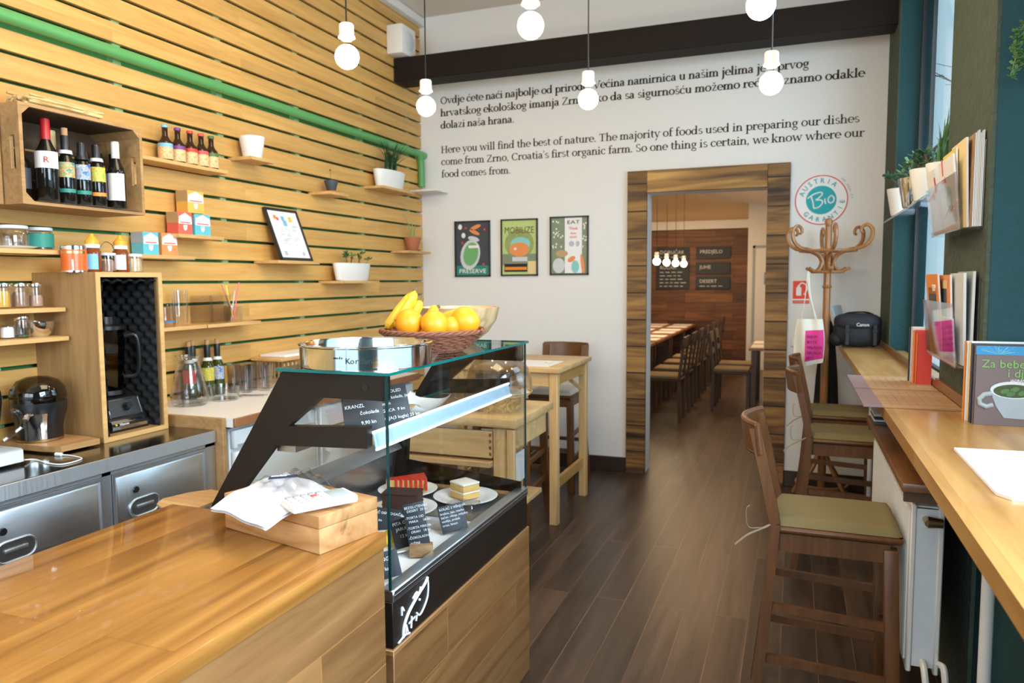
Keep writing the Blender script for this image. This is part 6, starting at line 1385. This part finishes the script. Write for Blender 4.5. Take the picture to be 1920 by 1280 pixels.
s5 = thing('bar_stool', 'dark backless stool tucked under the near side of the high pine table', 'stool', (0, 0, 0), 'wooden stools at the high table'); stool_geo(s5, .70, 'cushion_light', False, 0); s5.location = (-1.64, 4.25, 0); s5.rotation_euler.z = -PI/2

# coat stand
X0_, Y0_ = .198, 5.28
cs = thing('coat_stand', 'bentwood coat stand with curled hooks by the white wall', 'coat stand', (X0_, Y0_, 0))
MB().tube([(X0_, Y0_, .06), (X0_, Y0_, 1.0), (X0_, Y0_, 1.84)], [.026, .024, .021], 16).lathe([(0, 1.90), (.016, 1.895), (.026, 1.875), (.022, 1.855), (.018, 1.84)], (X0_, Y0_, 0), 18).lathe([(.024, 1.44), (.031, 1.452), (.024, 1.464)], (X0_, Y0_, 0), 18).build('pole', 'rack_wood', cs)
for k in range(6):
    a = PI/6+.12+k*PI/3; d = Vector((math.cos(a), math.sin(a), 0)); o = Vector((X0_, Y0_, 0))
    pts = [o+d*.028+Vector((0, 0, 1.56)), o+d*.035+Vector((0, 0, 1.60)), o+d*.060+Vector((0, 0, 1.655)), o+d*.13+Vector((0, 0, 1.688)), o+d*.215+Vector((0, 0, 1.705)), o+d*.265+Vector((0, 0, 1.75)), o+d*.272+Vector((0, 0, 1.81)), o+d*.242+Vector((0, 0, 1.842)), o+d*.212+Vector((0, 0, 1.832)), o+d*.204+Vector((0, 0, 1.805)), o+d*.218+Vector((0, 0, 1.792))]
    P = smooth_pts(pts, 6); n = len(P); MB().tube(P, [.0125*(1 if i < n*.6 else max(.6, 1-.9*(i/n-.6))) for i in range(n)], 8).build('curled_hook', 'rack_wood', cs)
    pts = [o+d*.030+Vector((0, 0, 1.665)), o+d*.040+Vector((0, 0, 1.62)), o+d*.055+Vector((0, 0, 1.575)), o+d*.085+Vector((0, 0, 1.552)), o+d*.125+Vector((0, 0, 1.565)), o+d*.140+Vector((0, 0, 1.575))]
    MB().tube(smooth_pts(pts, 5), .010, 8).build('lower_hook', 'rack_wood', cs)
for z, r in ((1.685, .17), (1.548, .095)): MB().tube([(X0_+r*math.cos(2*PI*k/40), Y0_+r*math.sin(2*PI*k/40), z) for k in range(40)], .009, 8, closed=True).build('ring', 'rack_wood', cs)
for k in range(4):
    a = PI/4+k*PI/2; d = Vector((math.cos(a), math.sin(a), 0)); o = Vector((X0_, Y0_, 0))
    MB().tube(smooth_pts([o+d*.02+Vector((0, 0, .42)), o+d*.05+Vector((0, 0, .30)), o+d*.15+Vector((0, 0, .16)), o+d*.22+Vector((0, 0, .06)), o+d*.25+Vector((0, 0, .012))], 6), .013, 8).build('curved_foot', 'rack_wood', cs)
MB().tube([(X0_+.16*math.cos(2*PI*k/40), Y0_+.16*math.sin(2*PI*k/40), .14) for k in range(40)], .009, 8, closed=True).build('base_ring', 'rack_wood', cs)
# tote bag and dark coat hanging on it
tb = thing('tote_bag', 'white cloth tote bag with pink printed panel hanging on the coat stand', 'bag', (.08, 5.14, .95))
def totef(u, v, s):
    z = .945+.30*v; w = .075+.012*math.sin(v*3)+.010*(1-v)
    return Vector((.095+(u-.5)*2*w, 5.135+s*(.012+.028*math.sin(PI*u)*math.sin(PI*min(1, v*.9+.08)))+.008*math.sin(u*11+v*2), z-.035*(1-v)*(u-.5)*2*-.6))
b = MB().grid(lambda u, v: totef(u, v, -1), 20, 16).grid(lambda u, v: totef(u, v, 1), 20, 16); b.build('body', 'tote_cloth', tb, fix=False)
for s in (-1, 1): MB().tube(smooth_pts([(.045, 5.135+.014*s, 1.235), (.066, 5.145, 1.40), (.078, 5.17, 1.555), (.092, 5.145, 1.40), (.135, 5.135+.014*s, 1.235)], 6), .009, 6, flat=.3).build('handle', 'tote_cloth', tb)
MB().grid(lambda u, v: totef(.36+.62*u, .10+.66*v, -1)+Vector((0, -.0015, 0)), 12, 12).build('printed_panel', 'pink_print', tb, fix=False)
mb = MB().m('black_matt')
for k, s in enumerate(('NEW', 'BYTE', 'HRANA', 'GRADA', 'BIO')): text_on(mb, s, (.082, 5.088, 1.125-.034*k), (1, .0, 0), (0, 0, 1), .026)
mb.build('print', None, tb, fix=False)
co = thing('dark_coat', 'long black coat hanging behind the pole of the coat stand', 'coat', (.24, 5.42, .6))
def coatf(u, v): 
    a = 2*PI*u; w = .030+.075*(1-v)**.5; 
    return Vector((.215+w*.7*math.cos(a)+.010*math.sin(a*5+v*4)*(1-v), 5.38+.045*(.4+.6*(1-v))*math.sin(a), .60+.62*v))
MB().grid(coatf, 36, 18).build('fabric', 'coat_black', co); MB().tube([(.205, 5.36, 1.54), (.205, 5.37, 1.36), (.215, 5.38, 1.20)], [.006, .008, .02], 6).build('hanging_loop', 'coat_black', co)

# ------------------------------------------------------------------ workbench and high table by the white wall
wbn = thing('workbench', 'low beech workbench with drawer behind the display case', 'bench', (-1.6, 3.48, 0))
bx0, bx1, by0, by1 = -2.02, -1.205, 3.195, 3.77
MB().box(bx0, bx1, by0, by1, .808, .850, .003, 2).build('worktop', 'beech_bench', wbn)
for x, y, w in ((bx1-.125, by0+.02, .095), (bx1-.22, by1-.07, .05), (bx0+.03, by0+.02, .095), (bx0+.03, by1-.07, .05)):
    MB().box(x, x+w, y, y+.055, 0, .808, .003).build('leg', 'pine_leg', wbn)
MB().box(bx1-.045, bx1-.02, by0+.075, by1-.07, .70, .806).build('side_rail', 'beech_bench', wbn)
MB().box(bx1-.05, bx1-.012, by0+.005, by0+.030, 0, .80, .002).build('corner_post', 'pine_leg', wbn)
dr = MB().box(bx0+.13, bx1-.13, by0+.012, by0+.035, .655, .785, .002).box(bx0+.13, bx1-.13, by0+.035, by1-.08, .655, .665).build('drawer', 'beech_bench', wbn)
b = MB()
for k in range(4): b.box(bx1-.142, bx1-.131, by0+.0105, by0+.012, .668+.031*k, .683+.031*k)
b.build('dovetail', 'brown_shelf', dr)
MB().box(bx0+.08, bx1-.13, by0-.01, by1-.05, .612, .640, .003).build('middle_shelf', 'beech_bench', wbn)
MB().box(bx0+.08, bx1-.05, by0+.04, by1-.05, .36, .385, .003).build('lower_shelf', 'beech_bench', wbn)
tag(MB().box(-1.60, -1.45, 3.26, 3.42, .3852, .50, .01).build('storage_tub', 'leaf_mid'), 'green tub on the lower shelf of the workbench', 'tub')
tag(MB().box(-1.80, -1.63, 3.26, 3.46, .3852, .48, .01).build('storage_tub', 'brown_shelf'), 'brown tub on the lower shelf of the workbench', 'tub')
wb_ = thing('plastic_basket', 'white slotted plastic basket hanging at the right end of the workbench', 'basket', (-1.29, 3.3, .5))
b = MB().box(-1.318, -1.314, 3.28, 3.46, .51, .53).box(-1.318, -1.314, 3.28, 3.46, .62, .655).box(-1.318, -1.262, 3.28, 3.46, .505, .51)
for k in range(8): b.box(-1.318, -1.314, 3.28+.024*k, 3.292+.024*k, .51, .655)
b.box(-1.262, -1.258, 3.28, 3.46, .505, .655).build('body', 'white_paint', wb_)
zb2 = .8503
cl = thing('cake_dome', 'clear cake dome over a woven base on the workbench', 'cake dome', (-1.31, 3.47, zb2)); qx, qy = -1.385, 3.43
MB().lathe([(.100, .0), (.118, .03), (.150, .075), (.172, .098), (.166, .098), (.140, .070), (.105, .030), (.090, .006)], (qx, qy, zb2), 48).build('woven_base', 'straw_mat', cl)
MB().lathe([(0, .085), (.16, .085), (.165, .090), (0, .090)], (qx, qy, zb2), 36).build('plate', 'porcelain', cl)
MB().lathe([(.170, .101), (.168, .155), (.150, .215), (.115, .262), (.06, .290), (.0, .298), (.0, .294), (.058, .286), (.112, .258), (.146, .213), (.164, .155), (.166, .101)], (qx, qy, zb2), 48).build('dome', 'glass', cl)
MB().lathe([(0, .298), (.008, .298), (.012, .312), (.018, .322), (.012, .332), (0, .334)], (qx, qy, zb2), 18).build('knob', 'glass', cl)
tag(MB().obox((-1.52, 3.67, zb2+.075), (1, .05, 0), (0, .15, 1), (0, -1, .15), .10, .075, .006).build('chalkboard', 'slate'), 'dark framed board standing on the workbench behind the cake dome', 'board')
ht = thing('high_table', 'tall pine table with white paper on it by the white wall', 'table', (-1.66, 4.58, 0))
tx0, tx1, ty0, ty1, tz = -2.02, -1.308, 4.21, 4.965, .975
MB().box(tx0, tx1, ty0, ty1, tz-.030, tz, .003, 2).build('tabletop', 'pine_wood', ht)
for x in (tx0+.02, tx1-.072):
    for y in (ty0+.02, ty1-.075): MB().box(x, x+.052, y, y+.052, 0, tz-.03, .003).build('leg', 'pine_leg', ht)
for y in (ty0+.035, ty1-.06): MB().box(tx0+.072, tx1-.072, y, y+.022, tz-.115, tz-.03).build('apron', 'pine_wood', ht)
for x in (tx0+.035, tx1-.060): MB().box(x, x+.022, ty0+.072, ty1-.075, tz-.115, tz-.03).build('side_rail', 'counter_wood', ht); MB().box(x, x+.022, ty0+.072, ty1-.075, .21, .275).build('foot_rail', 'counter_wood', ht)
for s in (0, 1): MB().bar((tx1-.05, ty1-.08, tz-.22), (tx1-.20, ty1-.05, tz-.115), .022, .03, (0, 1, 0)).build('brace', 'pine_wood', ht) if s else None
tag(MB().box(-1.86, -1.40, 4.27, 4.60, tz+.0003, tz+.0018).build('place_mat', 'paper'), 'white paper mat on the high pine table', 'mat')
tag(MB().ball((-1.46, 4.47, tz+.008), .028, .016, .006, 14, 8).build('small_dish', 'icing'), 'small pale dish on the paper mat of the high table', 'dish')

# ------------------------------------------------------------------ back room
def plain_table(label, x0, x1, y0, y1, z=.75):
    t = thing('dining_table', label, 'table', ((x0+x1)/2, (y0+y1)/2, 0), 'dining tables in the back room')
    MB().box(x0, x1, y0, y1, z-.03, z, .003).build('tabletop', 'rack_wood', t)
    for x in (x0+.03, x1-.08):
        for y in (y0+.03, y1-.08): MB().box(x, x+.05, y, y+.05, 0, z-.03).build('leg', 'dark_wood', t)
    return t
for k, lb in enumerate(('dining table through the doorway at the left, nearest of the row', 'dining table through the doorway at the left, second of the row', 'dining table through the doorway at the left, third of the row', 'dining table through the doorway at the left, farthest of the row')):
    y0 = 7.75+1.32*k; plain_table(lb, -2.35, -1.56, y0, y0+1.22)
    for j, dy in enumerate((.16, .72)):
        for i, x in enumerate((-1.90, -2.30)):
            o_ = tag(MB().box(x, x+.30, y0+dy, y0+dy+.36, .7503, .7520).build('place_mat', 'paper'), 'white paper place mat on a dining table in the back room', 'mat', 'place mats on the back room tables')
plain_table('dining table through the doorway at the right side', -.46, .30, 8.5, 9.7)
for dx, dy in ((-.44, 8.56), (-.44, 9.10)): tag(MB().box(dx, dx+.30, dy, dy+.40, .7503, .7520).build('place_mat', 'paper'), 'white paper place mat on a dining table in the back room', 'mat', 'place mats on the back room tables')
def chair_geo(t):
    """dining chair facing -X at the origin"""
    for sy in (-1, 1):
        MB().bar((-.19, .17*sy, 0), (-.19, .17*sy, .43), .035, .035, (1, 0, 0)).build('front_leg', 'dark_wood', t)
        MB().bar((.20, .17*sy, 0), (.19, .17*sy, .44), .035, .035, (1, 0, 0)).bar((.19, .17*sy, .44), (.245, .17*sy, .90), .035, .030, (1, 0, 0)).build('rear_leg', 'dark_wood', t)
    MB().box(-.21, .21, -.20, .20, .43, .455, .006).build('seat', 'dark_wood', t); MB().box(-.20, .19, -.19, .19, .4555, .490, .012, 2).build('cushion', 'seat_tan', t)
    MB().obox((.235, 0, .84), (0, 1, 0), (.12, 0, 1), (1, 0, -.12), .19, .06, .010, .004).obox((.215, 0, .68), (0, 1, 0), (.12, 0, 1), (1, 0, -.12), .17, .03, .008, .003).build('backrest', 'dark_wood', t)
GC = 'dark dining chairs in the back room'
c0 = thing('dining_chair', 'dark dining chair at the left row through the doorway, nearest', 'chair', (0, 0, 0), GC); chair_geo(c0)
spots = [(-1.31, 8.02, 'dark dining chair at the left row through the doorway, nearest'), (-1.31, 8.72, 'dark dining chair at the left row through the doorway, second'), (-1.31, 9.42, 'dark dining chair at the left row through the doorway, third'), (-1.31, 10.1, 'dark dining chair at the left row through the doorway, fourth'), (-1.31, 10.85, 'dark dining chair at the left row through the doorway, fifth'), (-1.31, 11.55, 'dark dining chair at the left row through the doorway, sixth'), (-1.31, 12.35, 'dark dining chair at the left row through the doorway, farthest')]
for i, (x, y, lb) in enumerate(spots):
    c = c0 if i == 0 else copy_tree(c0)
    c.location = (x, y, 0); c['label'] = lb
for x, y, lb in ((-.66, 8.85, 'dark dining chair at the right table through the doorway, nearer'), (-.66, 9.45, 'dark dining chair at the right table through the doorway, farther')):
    c = copy_tree(c0); c.location = (x, y, 0); c.rotation_euler.z = PI; c['label'] = lb
def board(label, x0, x1, z0, z1, head):
    t = thing('menu_chalkboard', label, 'chalkboard', ((x0+x1)/2, 13.0, z0), 'chalkboards on the far wall')
    MB().box(x0, x1, 12.97, 12.999, z0, z1, .003).build('slate', 'slate', t)
    mb = MB().m('light_grey'); rg = random.Random(int(z0*100)+int(x0*10)); text_on(mb, head, (x0+.06, 12.968, z1-.11), (1, 0, 0), (0, 0, 1), .085)
    z = z1-.17
    while z > z0+.04:
        a = x0+.06
        while a < x1-.12:
            w = rg.uniform(.03, .10); mb.box(a, a+w, 12.967, 12.969, z, z+.010); a += w+.03
        z -= .06
    mb.build('chalk_writing', None, t, fix=False)
board('upper left chalkboard on the far wall, behind the small bulbs', -2.26, -1.70, 1.84, 2.06, 'DORUČAK')
board('large lower left chalkboard on the far wall', -2.26, -1.70, 1.345, 1.80, 'RUČAK')
board('uppermost of three wide chalkboards on the far wall', -1.585, -1.02, 1.86, 2.06, 'PREDJELO')
board('middle of three wide chalkboards on the far wall', -1.585, -1.02, 1.60, 1.80, 'JUHE')
board('lowest of three wide chalkboards on the far wall', -1.585, -1.02, 1.345, 1.56, 'DESERT')
for (x, y, lb) in ((-1.80, 10.35, 'small lit bulb hanging over the back room tables, nearest'), (-1.76, 10.95, 'small lit bulb hanging over the back room tables, second'), (-1.72, 11.55, 'small lit bulb hanging over the back room tables, third'), (-1.68, 12.15, 'small lit bulb hanging over the back room tables, farthest')):
    pendant(x, y, 1.76, 3.63-(x+4.5)*.23-.002, lb, 'bulb_glow_far', 'pendant bulbs of the back room', .050)
sc_ = thing('wall_screen', 'small lit blue screen on the white side of the back room', 'screen', (-.36, 12.1, 1.5))
MB().box(-.47, -.20, 12.84, 12.895, 1.42, 1.62, .006).build('housing', 'black_plastic', sc_); MB().box(-.455, -.215, 12.836, 12.839, 1.435, 1.605).build('display', 'screen_glow', sc_)
